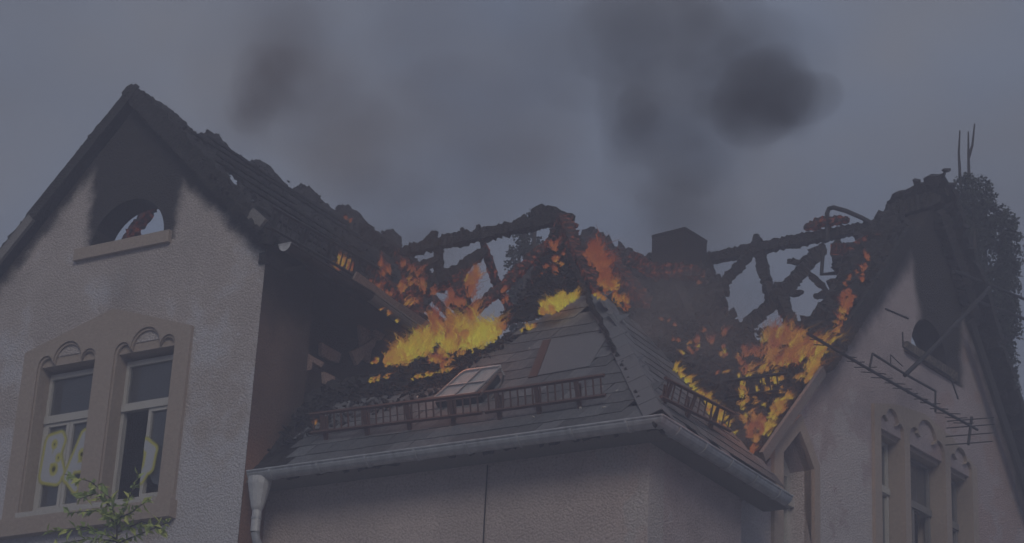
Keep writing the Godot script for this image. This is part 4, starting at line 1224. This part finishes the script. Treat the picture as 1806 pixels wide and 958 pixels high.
# ---------------------------------------------------------------- loose things
func loose_things() -> void:
	# a fallen aerial hanging in front of the corner gable
	var t := thing("aerial", "long fallen television aerial with short rods hanging across the right gable wall", "aerial")
	var st := begin()
	var a := Vector3(5.386, 10.989, -3.867)
	var b := Vector3(5.937, 11.043, -8.355)
	tube(st, [a, a.lerp(b, 0.5) + Vector3(0, -0.02, 0), b], 0.02, 8)
	done(st, "boom", M.sooty_iron, t)
	for i in 17:
		var p := a.lerp(b, 0.06 + 0.054 * i)
		st = begin()
		var f := rng.randf_range(0.35, 0.8)
		tube(st, [p + Vector3(-0.24, rng.randf_range(-0.03, 0.03), 0.13) * f, p, p + Vector3(0.22, rng.randf_range(-0.04, 0.03), -0.12) * f * rng.randf_range(0.4, 1.0)], 0.008, 5)
		done(st, "rod", M.sooty_iron, t)
	st = begin()
	tube(st, [Vector3(5.918, 11.176, -8.196), Vector3(5.902, 10.752, -8.069)], 0.022, 8)
	done(st, "reflector_bar", M.sooty_iron, t)
	for p in [Vector3(5.928, 11.118, -8.117), Vector3(5.925, 11.014, -8.094), Vector3(5.922, 10.886, -8.069), Vector3(5.919, 10.758, -8.044)]:
		st = begin()
		tube(st, [p + Vector3(-0.3, -0.02, 0.1), p + Vector3(0.3, 0.02, -0.1)], 0.009, 5)
		done(st, "reflector_rod", M.sooty_iron, t)
	t = thing("aerial", "bent pipe frame of a second aerial between the gable opening and the long boom", "aerial")
	st = begin()
	tube(st, [Vector3(5.533, 11.011, -5.473), Vector3(5.545, 11.272, -5.568), Vector3(5.649, 11.258, -6.418), Vector3(5.753, 11.277, -7.261), Vector3(5.751, 10.985, -7.246)], 0.017, 7)
	done(st, "pipe", M.sooty_iron, t)
	st = begin()
	tube(st, [Vector3(5.644, 11.832, -6.379), Vector3(5.645, 11.627, -6.387), Vector3(5.735, 11.619, -7.119), Vector3(5.806, 11.621, -7.699), Vector3(5.833, 11.360, -7.914)], 0.012, 7)
	done(st, "pipe", M.sooty_iron, t)
	st = begin()
	tube(st, [Vector3(5.589, 12.009, -5.930), Vector3(5.664, 12.078, -6.544)], 0.014, 6)
	done(st, "pipe", M.sooty_iron, t)
	st = begin()
	tube(st, [Vector3(5.603, 11.266, -6.041), Vector3(5.603, 11.408, -6.045), Vector3(5.642, 11.350, -6.361)], 0.008, 5)
	done(st, "wire", M.sooty_iron, t)
	st = begin()
	tube(st, [Vector3(5.664, 11.227, -6.378), Vector3(5.772, 11.918, -7.254), Vector3(5.982, 13.348, -8.962)], 0.032, 8)
	done(st, "mast", M.sooty_iron, t)
	t = thing("roof_ladder_arm", "upper iron arm sticking out past the right gable verge", "iron arm")
	st = begin()
	tube(st, [Vector3(5.759, 13.340, -8.138), Vector3(5.925, 13.547, -9.483), Vector3(6.087, 13.729, -10.806)], 0.022, 7)
	done(st, "rod", M.sooty_iron, t)
	t = thing("roof_ladder_arm", "lower iron arm below the first past the right gable verge", "iron arm")
	st = begin()
	tube(st, [Vector3(5.842, 13.106, -8.811), Vector3(5.967, 13.273, -9.826), Vector3(6.083, 13.409, -10.775)], 0.024, 7)
	done(st, "rod", M.sooty_iron, t)
	# a bent vent pipe standing above the ridge
	st = begin()
	tube(st, [Vector3(3.822, 14.148, -8.165), Vector3(3.825, 14.591, -8.165), Vector3(3.854, 14.657, -8.161), Vector3(3.930, 14.658, -8.152), Vector3(4.136, 14.555, -8.127), Vector3(4.395, 14.387, -8.095), Vector3(4.686, 14.160, -8.059)], 0.035, 10)
	tag(done(st, "bent_pipe", M.sooty_iron), "dark pipe bent over like a crook above the burnt ridge", "pipe")
	st = begin()
	tube(st, [Vector3(3.801, 13.979, -8.067), Vector3(3.771, 13.592, -8.071), Vector3(4.004, 13.561, -8.042)], 0.03, 7)
	tag(done(st, "pipe_frame", M.sooty_iron), "thin upright metal frame hanging below the ridge beam", "frame")
	for p in [[Vector3(4.937, 14.540, -8.230), Vector3(4.886, 14.732, -8.236), "short rod on the left of the right gable top"], [Vector3(5.692, 14.504, -8.137), Vector3(5.593, 14.777, -8.149), "short leaning rod at the right of the gable top beside the tree"]]:
		st = begin()
		tube(st, [p[0], p[1]], 0.016, 6)
		tag(done(st, "lightning_rod", M.sooty_iron), p[2], "rod")

# ---------------------------------------------------------------- trees
func crown(clumps: Array, leaves_each: float, size: float) -> SurfaceTool:
	# clumps: [centre, radii]; leaves spread through each, thinner towards the rim
	var st := begin()
	for c in clumps:
		var r: Vector3 = c[1]
		for i in int(leaves_each * r.x * r.y):
			var d := any_dir() * pow(rng.randf(), 0.45)
			var p: Vector3 = c[0] + d * r
			if nz.get_noise_3dv(p * 9.0) < -0.12: continue
			var s := any_dir()
			leaf_blade(st, p, s, s.cross(any_dir()).normalized(), size * rng.randf_range(0.7, 1.3), size * 0.8)
	return st

func background_tree(called: String, label: String, clumps: Array, each: float, size: float, twigs: Array) -> void:
	var top: Vector3 = clumps[0][0]
	var foot := Vector3(clumps[-1][0].x, 0, clumps[-1][0].z)
	var t := thing(called, label, "tree", foot)
	var st := begin()
	tube(st, [Vector3.ZERO, (top - foot) * 0.5, top - foot], 0.22, 8, 0.02)
	for c in clumps: tube(st, [Vector3(c[0].x - foot.x, c[0].y - foot.y - 1.0, c[0].z - foot.z) * Vector3(0.5, 1, 0.5), c[0] - foot, c[0] - foot + Vector3(0, c[1].y * 0.7, 0)], 0.05, 5, 0.01)
	done(st, "trunk", M.bark, t)
	done(crown(clumps, each, size), "crown", M.dark_leaf, t, Transform3D(Basis.IDENTITY, -foot))
	for w in twigs:
		st = begin()
		var q := []
		for p in w: q.append(p - foot)
		tube(st, q, 0.03, 5, 0.012)
		done(st, "bare_twig", M.bark, t)

func trees() -> void:
	var k := 1.0 / 108.0
	var cl := []
	for p in [[Vector3(4.858, 16.083, -11.602), 42, 40], [Vector3(4.660, 15.673, -11.723), 46, 55], [Vector3(4.944, 15.621, -11.845), 32, 45], [Vector3(4.633, 15.128, -11.958), 50, 60], [Vector3(4.678, 14.535, -12.226), 46, 70], [Vector3(4.710, 13.939, -12.476), 36, 80], [Vector3(5.226, 15.651, -11.926), 26, 36], [Vector3(5.278, 15.272, -12.112), 26, 46], [Vector3(5.095, 14.775, -12.266), 30, 60], [Vector3(5.050, 14.184, -12.493), 26, 60], [Vector3(4.859, 13.594, -12.659), 32, 60], [Vector3(4.929, 13.166, -12.841), 20, 40], [Vector3(4.662, 13.172, -12.750), 30, 50]]:
		cl.append([p[0], Vector3(p[1] * k, p[2] * k, p[1] * k)])
	background_tree("slender_tree", "tall slender dark tree behind the right gable with bare twigs on top", cl, 15000.0, 0.06, [[Vector3(4.706, 16.214, -11.487), Vector3(4.772, 16.708, -11.268), Vector3(4.851, 17.034, -11.131)], [Vector3(4.846, 16.291, -11.498), Vector3(4.913, 16.702, -11.320), Vector3(4.972, 17.012, -11.185)], [Vector3(4.901, 16.637, -11.349), Vector3(4.993, 16.814, -11.292), Vector3(5.086, 17.122, -11.168)]])
	cl = []
	for p in [[Vector3(-1.799, 15.917, -9.148), 14, 20], [Vector3(-2.007, 15.607, -9.176), 22, 30], [Vector3(-2.147, 15.256, -9.261), 24, 40], [Vector3(-2.243, 14.820, -9.408), 26, 44], [Vector3(-2.288, 14.383, -9.579), 30, 50], [Vector3(-1.930, 15.354, -9.347), 22, 40]]:
		cl.append([p[0], Vector3(p[1] / 106.0, p[2] / 106.0, p[1] / 106.0)])
	background_tree("slender_tree", "blurred tree seen in the smoke behind the middle rafters", cl, 9000.0, 0.06, [])
	# a young tree before the gable window, its top just reaching the sill
	var foot := Vector3(-0.457, 7.249, 1.400) * Vector3(1, 0, 1)
	var t := thing("sapling", "young leafy tree top with light green leaves in front of the left window sill", "tree", foot)
	var st := begin()
	var stems := [[Vector3(-0.523, 7.255, 1.400), Vector3(-0.586, 7.774, 1.400), Vector3(-0.720, 8.113, 1.400), Vector3(-1.056, 8.348, 1.400), Vector3(-1.486, 8.489, 1.400)], [Vector3(-0.586, 7.774, 1.400), Vector3(-0.428, 8.036, 1.450), Vector3(-0.266, 8.330, 1.500)], [Vector3(-0.666, 7.977, 1.400), Vector3(-0.996, 8.222, 1.350), Vector3(-1.289, 8.201, 1.300)], [Vector3(-0.582, 7.644, 1.400), Vector3(-0.962, 7.785, 1.500), Vector3(-1.451, 7.742, 1.600)], [Vector3(-0.576, 7.708, 1.400), Vector3(-0.322, 7.838, 1.300), Vector3(0.019, 7.708, 1.300)], [Vector3(-0.599, 7.808, 1.400), Vector3(-0.741, 7.958, 1.500), Vector3(-1.244, 7.977, 1.500)], [Vector3(-0.601, 7.873, 1.400), Vector3(-0.322, 7.882, 1.500), Vector3(-0.084, 8.019, 1.500)], [Vector3(-0.572, 7.579, 1.400), Vector3(-0.469, 7.717, 1.200), Vector3(-0.000, 7.832, 1.200)], [Vector3(-0.577, 7.612, 1.400), Vector3(-1.043, 7.714, 1.300), Vector3(-1.545, 7.696, 1.300)]]
	tube(st, [Vector3.ZERO, stems[0][0] - foot], 0.06, 8, 0.02)
	for s in stems:
		var q := []
		for p in s: q.append(p - foot)
		tube(st, q, 0.012, 5, 0.004)
	done(st, "trunk", M.bark, t)
	var lots := [begin(), begin(), begin()]
	for s in stems:
		for i in range(1, s.size()):
			for j in 15:
				var p: Vector3 = s[i - 1].lerp(s[i], (j + rng.randf()) / 15.0) - foot
				if i == 1 and s.size() > 3: continue
				var d: Vector3 = ((s[i] - s[i - 1]).normalized() * 0.5 + any_dir()).normalized() + Vector3(0, -0.25, 0.2)
				d = d.normalized()
				leaf_blade(lots[rng.randi_range(0, 2)], p, d, d.cross(Vector3(0, 0.6, 0.8) + any_dir() * 0.6).normalized(), rng.randf_range(0.07, 0.17), rng.randf_range(0.035, 0.075))
	for i in 3: done(lots[i], "crown", M["leaf_%d" % i], t)

# ---------------------------------------------------------------- fires and smoke
func fires() -> void:
	var along := Vector3(1.1, 0, -0.5)
	fire("largest yellow fire burning in the hollow between the left wing and the hip", [
		[[Vector3(0.935, 10.340, -1.202), Vector3(1.187, 10.430, -1.209), Vector3(1.622, 10.414, -1.196), Vector3(1.628, 10.305, -1.175), Vector3(1.254, 10.250, -1.132)], 260, 0.05, 0.3, 0.04, 0, Vector3(0.6, 0, 0)],
		[[Vector3(1.187, 10.430, -1.209), Vector3(1.552, 10.576, -1.260), Vector3(1.722, 10.492, -1.258), Vector3(1.589, 10.303, -1.110)], 150, 0.08, 0.34, 0.045, 3],
		[[Vector3(1.857, 10.397, -1.183), Vector3(2.008, 10.484, -1.188), Vector3(2.517, 10.421, -1.138), Vector3(2.597, 10.493, -1.258), Vector3(2.462, 10.306, -1.112), Vector3(2.169, 10.268, -1.082)], 260, 0.06, 0.36, 0.045, 3, Vector3(-0.3, 0, 0)],
		[[Vector3(1.830, 10.305, -1.111), Vector3(1.982, 10.460, -1.233), Vector3(2.567, 10.401, -1.187), Vector3(2.620, 10.507, -1.269), Vector3(2.424, 10.247, -1.129), Vector3(2.078, 10.218, -1.107)], 210, 0.05, 0.2, 0.035, 0],
		[[Vector3(1.569, 10.335, -1.199), Vector3(1.927, 10.344, -1.205), Vector3(2.126, 10.132, -1.040), Vector3(2.022, 10.038, -0.966), Vector3(1.854, 10.136, -1.043)], 120, 0.03, 0.12, 0.03, 1],
		[[Vector3(1.341, 10.589, -1.206), Vector3(1.739, 10.747, -1.203), Vector3(2.311, 10.726, -1.187), Vector3(2.339, 10.388, -1.049)], 130, 0.1, 0.4, 0.05, 1],
		[[Vector3(0.886, 11.634, -2.700), Vector3(1.286, 11.571, -2.700), Vector3(1.085, 11.950, -2.900), Vector3(0.853, 12.144, -3.000)], 50, 0.08, 0.24, 0.05, 2]], 0.6, Vector3(2.454, 10.069, -0.166))
	fire("thin strip of flame below the largest fire", [[[Vector3(1.621, 9.960, -0.906), Vector3(2.204, 10.022, -0.954), Vector3(2.239, 9.987, -0.927), Vector3(1.665, 9.915, -0.870)], 170, 0.015, 0.07, 0.022, 0, along], [[Vector3(0.971, 10.041, -0.969), Vector3(1.237, 10.088, -1.006), Vector3(1.270, 10.034, -0.963), Vector3(1.017, 9.995, -0.932)], 70, 0.015, 0.06, 0.022, 0, along], [[Vector3(0.767, 10.342, -1.204), Vector3(0.911, 10.433, -1.275), Vector3(0.898, 10.347, -1.208)], 30, 0.02, 0.08, 0.025, 1]])
	fire("bright yellow blaze under the charred hip top", [[[Vector3(3.097, 10.690, -1.285), Vector3(3.387, 10.677, -1.275), Vector3(3.531, 10.803, -1.373), Vector3(3.494, 10.910, -1.457), Vector3(3.191, 10.917, -1.463)], 260, 0.04, 0.17, 0.034, 3], [[Vector3(3.079, 10.664, -1.265), Vector3(3.371, 10.631, -1.239), Vector3(3.387, 10.677, -1.275)], 60, 0.03, 0.12, 0.03, 0]], 0.15, Vector3(3.249, 10.871, -1.500))
	fire("small flame right of the largest fire", [[[Vector3(2.845, 10.511, -1.336), Vector3(3.054, 10.526, -1.348), Vector3(2.980, 10.581, -1.390)], 40, 0.03, 0.1, 0.025, 0], [[Vector3(2.465, 10.549, -1.366), Vector3(2.583, 10.623, -1.424), Vector3(2.536, 10.653, -1.447)], 24, 0.03, 0.1, 0.025, 1]])
	fire("orange fire creeping over the left wing slope above the gutter", [[[Vector3(0.282, 11.591, -1.003), Vector3(-0.329, 12.222, -1.934), Vector3(-0.295, 12.187, -2.173), Vector3(0.165, 11.712, -1.524)], 110, 0.03, 0.15, 0.022, 1], [[Vector3(-0.061, 11.946, -1.844), Vector3(-0.532, 12.432, -2.721), Vector3(-0.026, 11.909, -2.847), Vector3(0.201, 11.674, -2.402)], 60, 0.03, 0.15, 0.022, 2], [[Vector3(-0.005, 11.888, -1.195), Vector3(-0.189, 12.078, -1.552), Vector3(-0.042, 11.926, -1.340)], 10, 0.02, 0.06, 0.02, 1], [[Vector3(-1.961, 13.981, -4.089), Vector3(-2.293, 14.325, -4.707), Vector3(-1.656, 13.666, -3.879)], 18, 0.02, 0.1, 0.02, 2]])
	fire("small licks of flame along the buckled gutter end", [[[Vector3(0.653, 11.207, -1.507), Vector3(0.693, 11.166, -1.860), Vector3(0.576, 11.215, -2.082), Vector3(0.554, 11.238, -1.701)], 26, 0.02, 0.06, 0.018, 0, along], [[Vector3(0.588, 11.274, -1.244), Vector3(0.578, 11.284, -2.017), Vector3(0.504, 11.289, -1.998)], 20, 0.02, 0.06, 0.018, 1, along]])
	fire("red fire running down behind the hip from the ridge", [[[Vector3(3.108, 11.855, -2.128), Vector3(2.739, 12.326, -3.314), Vector3(3.420, 11.455, -2.479), Vector3(3.466, 11.397, -2.141)], 170, 0.06, 0.28, 0.045, 2], [[Vector3(3.747, 11.036, -1.485), Vector3(3.420, 11.455, -2.479), Vector3(3.873, 10.875, -2.335), Vector3(3.959, 10.765, -1.978)], 110, 0.04, 0.18, 0.03, 1], [[Vector3(4.035, 10.636, -0.937), Vector3(3.807, 10.927, -1.604), Vector3(3.839, 10.887, -1.743), Vector3(4.079, 10.579, -0.914)], 40, 0.02, 0.07, 0.022, 0], [[Vector3(2.259, 12.266, -2.900), Vector3(2.444, 12.234, -2.900), Vector3(2.563, 11.752, -2.700), Vector3(2.431, 11.774, -2.700)], 40, 0.03, 0.12, 0.04, 2]], 0.15, Vector3(5.175, 10.183, 0.556))
	fire("yellow fire edging the slates down the right side of the hip", [[[Vector3(4.360, 10.171, -2.218), Vector3(4.284, 10.268, -2.479), Vector3(4.726, 9.703, -3.114), Vector3(4.919, 9.456, -2.838), Vector3(4.714, 9.718, -2.635)], 230, 0.02, 0.1, 0.02, 0, along], [[Vector3(4.403, 10.115, -2.280), Vector3(4.395, 10.126, -2.591), Vector3(4.705, 9.729, -2.667), Vector3(4.645, 9.806, -2.399)], 70, 0.02, 0.08, 0.02, 3, along], [[Vector3(4.554, 9.922, -2.727), Vector3(4.752, 9.669, -3.012), Vector3(4.990, 9.364, -2.449), Vector3(4.861, 9.529, -2.264)], 120, 0.03, 0.16, 0.03, 0]], 0.2, Vector3(6.177, 8.738, 0.528))
	fire("scattered orange flames in the valley below the chimney", [[[Vector3(2.398, 11.855, -5.982), Vector3(3.077, 11.596, -5.670), Vector3(2.861, 11.968, -6.025), Vector3(2.187, 12.271, -6.376)], 60, 0.03, 0.14, 0.025, 1], [[Vector3(3.426, 11.146, -5.229), Vector3(3.719, 11.172, -5.216), Vector3(3.580, 11.285, -5.333)], 26, 0.03, 0.1, 0.02, 1, along], [[Vector3(3.343, 11.527, -5.576), Vector3(3.513, 11.505, -5.536), Vector3(3.371, 11.657, -5.687)], 14, 0.03, 0.1, 0.025, 0], [[Vector3(1.586, 12.876, -6.983), Vector3(3.162, 12.184, -6.179), Vector3(3.513, 11.619, -5.637), Vector3(2.441, 12.142, -6.230)], 26, 0.03, 0.1, 0.025, 2]])
	fire("tall orange fire across the slope of the right wing", [[[Vector3(3.857, 11.060, -5.100), Vector3(4.599, 11.310, -5.230), Vector3(5.049, 11.434, -5.284), Vector3(5.011, 11.114, -5.006), Vector3(4.555, 11.015, -4.974)], 230, 0.06, 0.34, 0.028, 1, along], [[Vector3(3.958, 11.707, -5.660), Vector3(4.241, 11.653, -5.577), Vector3(4.546, 11.435, -5.347), Vector3(4.863, 11.485, -5.352)], 110, 0.08, 0.34, 0.035, 1], [[Vector3(4.850, 10.706, -4.665), Vector3(4.968, 11.017, -4.926), Vector3(5.167, 11.513, -5.340), Vector3(5.243, 11.359, -5.194), Vector3(5.070, 10.568, -4.517)], 170, 0.04, 0.2, 0.028, 0, along], [[Vector3(3.825, 11.035, -5.082), Vector3(4.409, 11.161, -5.122), Vector3(4.393, 11.002, -4.983), Vector3(4.009, 10.913, -4.952)], 60, 0.03, 0.12, 0.02, 0, along]], 0.4, Vector3(5.296, 10.699, -3.666))
	fire("red flames climbing the verge of the right gable", [[[Vector3(4.994, 11.788, -5.603), Vector3(4.814, 12.608, -6.350), Vector3(4.944, 13.188, -6.847), Vector3(5.181, 13.111, -6.750), Vector3(5.123, 12.333, -6.070), Vector3(5.137, 11.634, -5.450)], 130, 0.03, 0.16, 0.03, 2], [[Vector3(5.093, 11.534, -5.367), Vector3(4.995, 12.135, -5.910), Vector3(5.078, 12.228, -5.983), Vector3(5.186, 11.508, -5.333)], 80, 0.04, 0.2, 0.03, 1], [[Vector3(4.790, 13.603, -7.442), Vector3(5.060, 13.751, -7.409), Vector3(5.009, 13.867, -7.415)], 16, 0.03, 0.1, 0.03, 2]])
	fire("yellow fire low in the valley beside the right verge", [[[Vector3(4.131, 10.459, -4.535), Vector3(4.507, 10.454, -4.485), Vector3(4.633, 10.260, -4.298), Vector3(4.370, 10.117, -4.204)], 60, 0.03, 0.14, 0.025, 0, along], [[Vector3(4.723, 10.239, -4.268), Vector3(4.938, 10.497, -4.469), Vector3(4.970, 10.132, -4.143), Vector3(4.897, 9.655, -3.730), Vector3(4.783, 9.826, -3.896)], 130, 0.04, 0.16, 0.028, 0, along], [[Vector3(4.395, 10.061, -4.151), Vector3(4.637, 10.158, -4.207), Vector3(4.874, 9.708, -3.780), Vector3(4.797, 9.436, -3.549)], 120, 0.05, 0.2, 0.035, 1], [[Vector3(4.011, 10.797, -4.781), Vector3(4.774, 10.768, -4.663), Vector3(4.852, 10.487, -4.405), Vector3(4.178, 10.524, -4.520)], 110, 0.03, 0.16, 0.03, 0]], 0.3, Vector3(5.283, 9.669, -2.891))
	fire("red and orange flames licking among the timbers where the left wing meets the bay", [[[Vector3(-0.590, 12.472, -2.800), Vector3(-0.189, 12.644, -3.000), Vector3(0.199, 12.333, -3.000), Vector3(0.557, 11.650, -2.600), Vector3(0.148, 11.793, -2.600)], 60, 0.06, 0.24, 0.032, 2], [[Vector3(0.024, 12.213, -2.600), Vector3(0.488, 11.977, -2.600), Vector3(0.927, 11.634, -2.500), Vector3(0.480, 11.512, -2.400)], 40, 0.06, 0.24, 0.04, 1], [[Vector3(0.885, 11.986, -2.800), Vector3(1.160, 12.136, -2.900), Vector3(1.353, 11.716, -2.700)], 40, 0.08, 0.26, 0.045, 1]])
	fire("red embers and flames in the charred peak above the hip", [[[Vector3(2.244, 11.770, -2.400), Vector3(2.553, 12.333, -2.600), Vector3(2.756, 12.375, -2.600), Vector3(2.973, 11.650, -2.200), Vector3(2.684, 11.361, -2.100)], 42, 0.04, 0.16, 0.035, 2], [[Vector3(2.477, 12.037, -2.400), Vector3(2.801, 12.058, -2.400), Vector3(2.856, 11.594, -2.200)], 24, 0.04, 0.14, 0.03, 1], [[Vector3(1.487, 11.617, -2.700), Vector3(1.752, 11.844, -2.800), Vector3(1.941, 11.356, -2.600)], 24, 0.03, 0.12, 0.03, 2]])
	fire("orange flames spread over the debris below the right ridge", [[[Vector3(2.157, 12.713, -6.769), Vector3(3.797, 11.774, -5.738), Vector3(4.176, 11.111, -5.106), Vector3(2.817, 11.571, -5.680)], 60, 0.04, 0.2, 0.03, 2], [[Vector3(3.532, 11.387, -5.429), Vector3(4.052, 11.590, -5.545), Vector3(4.622, 11.663, -5.539), Vector3(4.691, 11.089, -5.023)], 90, 0.05, 0.26, 0.035, 1], [[Vector3(1.214, 14.191, -8.191), Vector3(2.133, 13.761, -7.699), Vector3(2.348, 12.910, -6.920)], 20, 0.04, 0.14, 0.03, 2]])
	fire("single small flame at the left end of the snow guard", [[[Vector3(0.596, 9.374, -0.448), Vector3(0.628, 9.387, -0.458), Vector3(0.646, 9.347, -0.427)], 8, 0.03, 0.08, 0.016, 1]])

func puff(t: Node3D, at: Vector3, size: Vector3, density: float, tone: Array) -> void:
	var f := FogVolume.new()
	f.name = "puff"
	f.shape = RenderingServer.FOG_VOLUME_SHAPE_ELLIPSOID
	f.size = size
	f.rotation = Vector3(rng.randf_range(-0.6, 0.6), rng.randf() * TAU, rng.randf_range(-0.6, 0.6))
	var key := "smoke_%.2f_%.2f" % [density, tone[0]]
	if not M.has(key):
		var m := FogMaterial.new()
		m.resource_name = key
		m.density = density
		m.albedo = Color(tone[0], tone[1], tone[2]).linear_to_srgb()
		M[key] = m
	f.material = M[key]
	t.add_child(f, true)
	f.position = at - t.position

func smoke() -> void:
	var grey := [0.12, 0.115, 0.115]
	var brown := [0.24, 0.15, 0.1]
	var px := 1.0 / 109.0
	var banks := [
		["dense dark smoke cloud above the right roof", [[Vector3(2.247, 17.366, -9.295), 210, 130, 0.5], [Vector3(2.556, 17.284, -9.483), 140, 110, 0.34], [Vector3(2.402, 17.526, -9.278), 150, 110, 0.3], [Vector3(1.808, 17.406, -9.065), 140, 90, 0.42], [Vector3(2.166, 18.228, -10.009), 230, 190, 0.16], [Vector3(1.634, 18.476, -9.616), 250, 210, 0.12], [Vector3(2.545, 17.025, -9.618), 120, 80, 0.2], [Vector3(2.075, 17.124, -9.349), 160, 90, 0.24]], grey],
		["grey smoke rising over the chimney into a broad plume", [[Vector3(-0.078, 17.628, -9.226), 140, 160, 0.28], [Vector3(-0.122, 17.210, -9.435), 140, 140, 0.18], [Vector3(0.238, 18.599, -10.107), 300, 300, 0.13], [Vector3(0.445, 19.523, -9.657), 340, 260, 0.13], [Vector3(0.424, 17.054, -9.810), 280, 190, 0.13], [Vector3(0.477, 16.464, -10.145), 210, 160, 0.1], [Vector3(0.556, 17.664, -10.793), 260, 210, 0.1], [Vector3(-1.166, 19.637, -10.004), 360, 300, 0.07], [Vector3(0.709, 19.193, -9.996), 140, 210, 0.18], [Vector3(1.747, 14.521, -8.073), 200, 170, 0.08], [Vector3(3.102, 12.773, -5.929), 170, 150, 0.08], [Vector3(1.233, 15.234, -8.688), 220, 180, 0.08], [Vector3(3.919, 11.986, -5.472), 150, 120, 0.06]], grey],
		["brownish smoke wisp above the left roof", [[Vector3(-3.958, 16.777, -4.417), 110, 200, 0.26], [Vector3(-4.211, 16.403, -4.446), 90, 130, 0.26], [Vector3(-3.692, 17.186, -4.366), 100, 160, 0.18], [Vector3(-3.731, 16.728, -4.634), 150, 120, 0.16], [Vector3(-4.348, 16.079, -4.532), 100, 120, 0.14], [Vector3(-4.033, 17.979, -5.010), 180, 230, 0.1], [Vector3(-4.482, 17.337, -6.501), 280, 220, 0.07], [Vector3(-4.948, 17.848, -5.804), 320, 340, 0.05]], brown],
		["thin grey smoke drifting in the middle of the sky", [[Vector3(-4.036, 18.008, -9.179), 380, 260, 0.05], [Vector3(-5.093, 17.567, -8.678), 320, 220, 0.05], [Vector3(-2.951, 17.640, -10.102), 340, 280, 0.05], [Vector3(-3.651, 19.834, -9.681), 420, 280, 0.05], [Vector3(-3.371, 16.113, -8.022), 130, 90, 0.08], [Vector3(-4.358, 18.760, -8.499), 260, 220, 0.04], [Vector3(-2.219, 18.732, -9.932), 260, 260, 0.04]], brown],
		["smoke welling up from the largest fire", [[Vector3(1.306, 11.717, -1.635), 130, 110, 0.1], [Vector3(0.597, 12.410, -2.113), 130, 110, 0.08], [Vector3(-0.058, 13.127, -2.607), 160, 140, 0.07], [Vector3(-1.374, 14.334, -3.695), 200, 180, 0.06], [Vector3(-2.783, 15.579, -4.673), 240, 220, 0.05], [Vector3(1.296, 12.594, -2.493), 130, 120, 0.06], [Vector3(0.099, 14.376, -4.689), 200, 180, 0.05], [Vector3(0.913, 11.664, -0.722), 110, 90, 0.1]], brown],
		["pale wisps of smoke over the right slope of the hip", [[Vector3(4.059, 10.753, -2.481), 90, 40, 0.3], [Vector3(4.010, 10.544, -1.938), 60, 34, 0.3], [Vector3(3.957, 11.258, -3.418), 170, 120, 0.12], [Vector3(4.057, 11.217, -4.675), 160, 110, 0.12], [Vector3(4.685, 9.732, -3.783), 80, 80, 0.3], [Vector3(3.381, 11.882, -4.054), 160, 120, 0.08]], [0.75, 0.72, 0.76]]]
	for b in banks:
		var t := thing("smoke", b[0], "smoke", b[1][0][0], "smoke from the fire")
		t.set_meta("kind", "stuff")
		for p in b[1]:
			puff(t, p[0], Vector3(p[1], p[2], p[1]) * px, p[3] * 0.6, b[2])
			for k in 4:
				var d := any_dir() * Vector3(p[1], p[2], p[1]) * px * rng.randf_range(0.1, 0.36)
				puff(t, p[0] + d, Vector3(p[1] * rng.randf_range(0.35, 0.8), p[2] * rng.randf_range(0.35, 0.75), p[1] * 0.6) * px, p[3] * [0.4, 0.6, 0.8][k % 3], b[2])
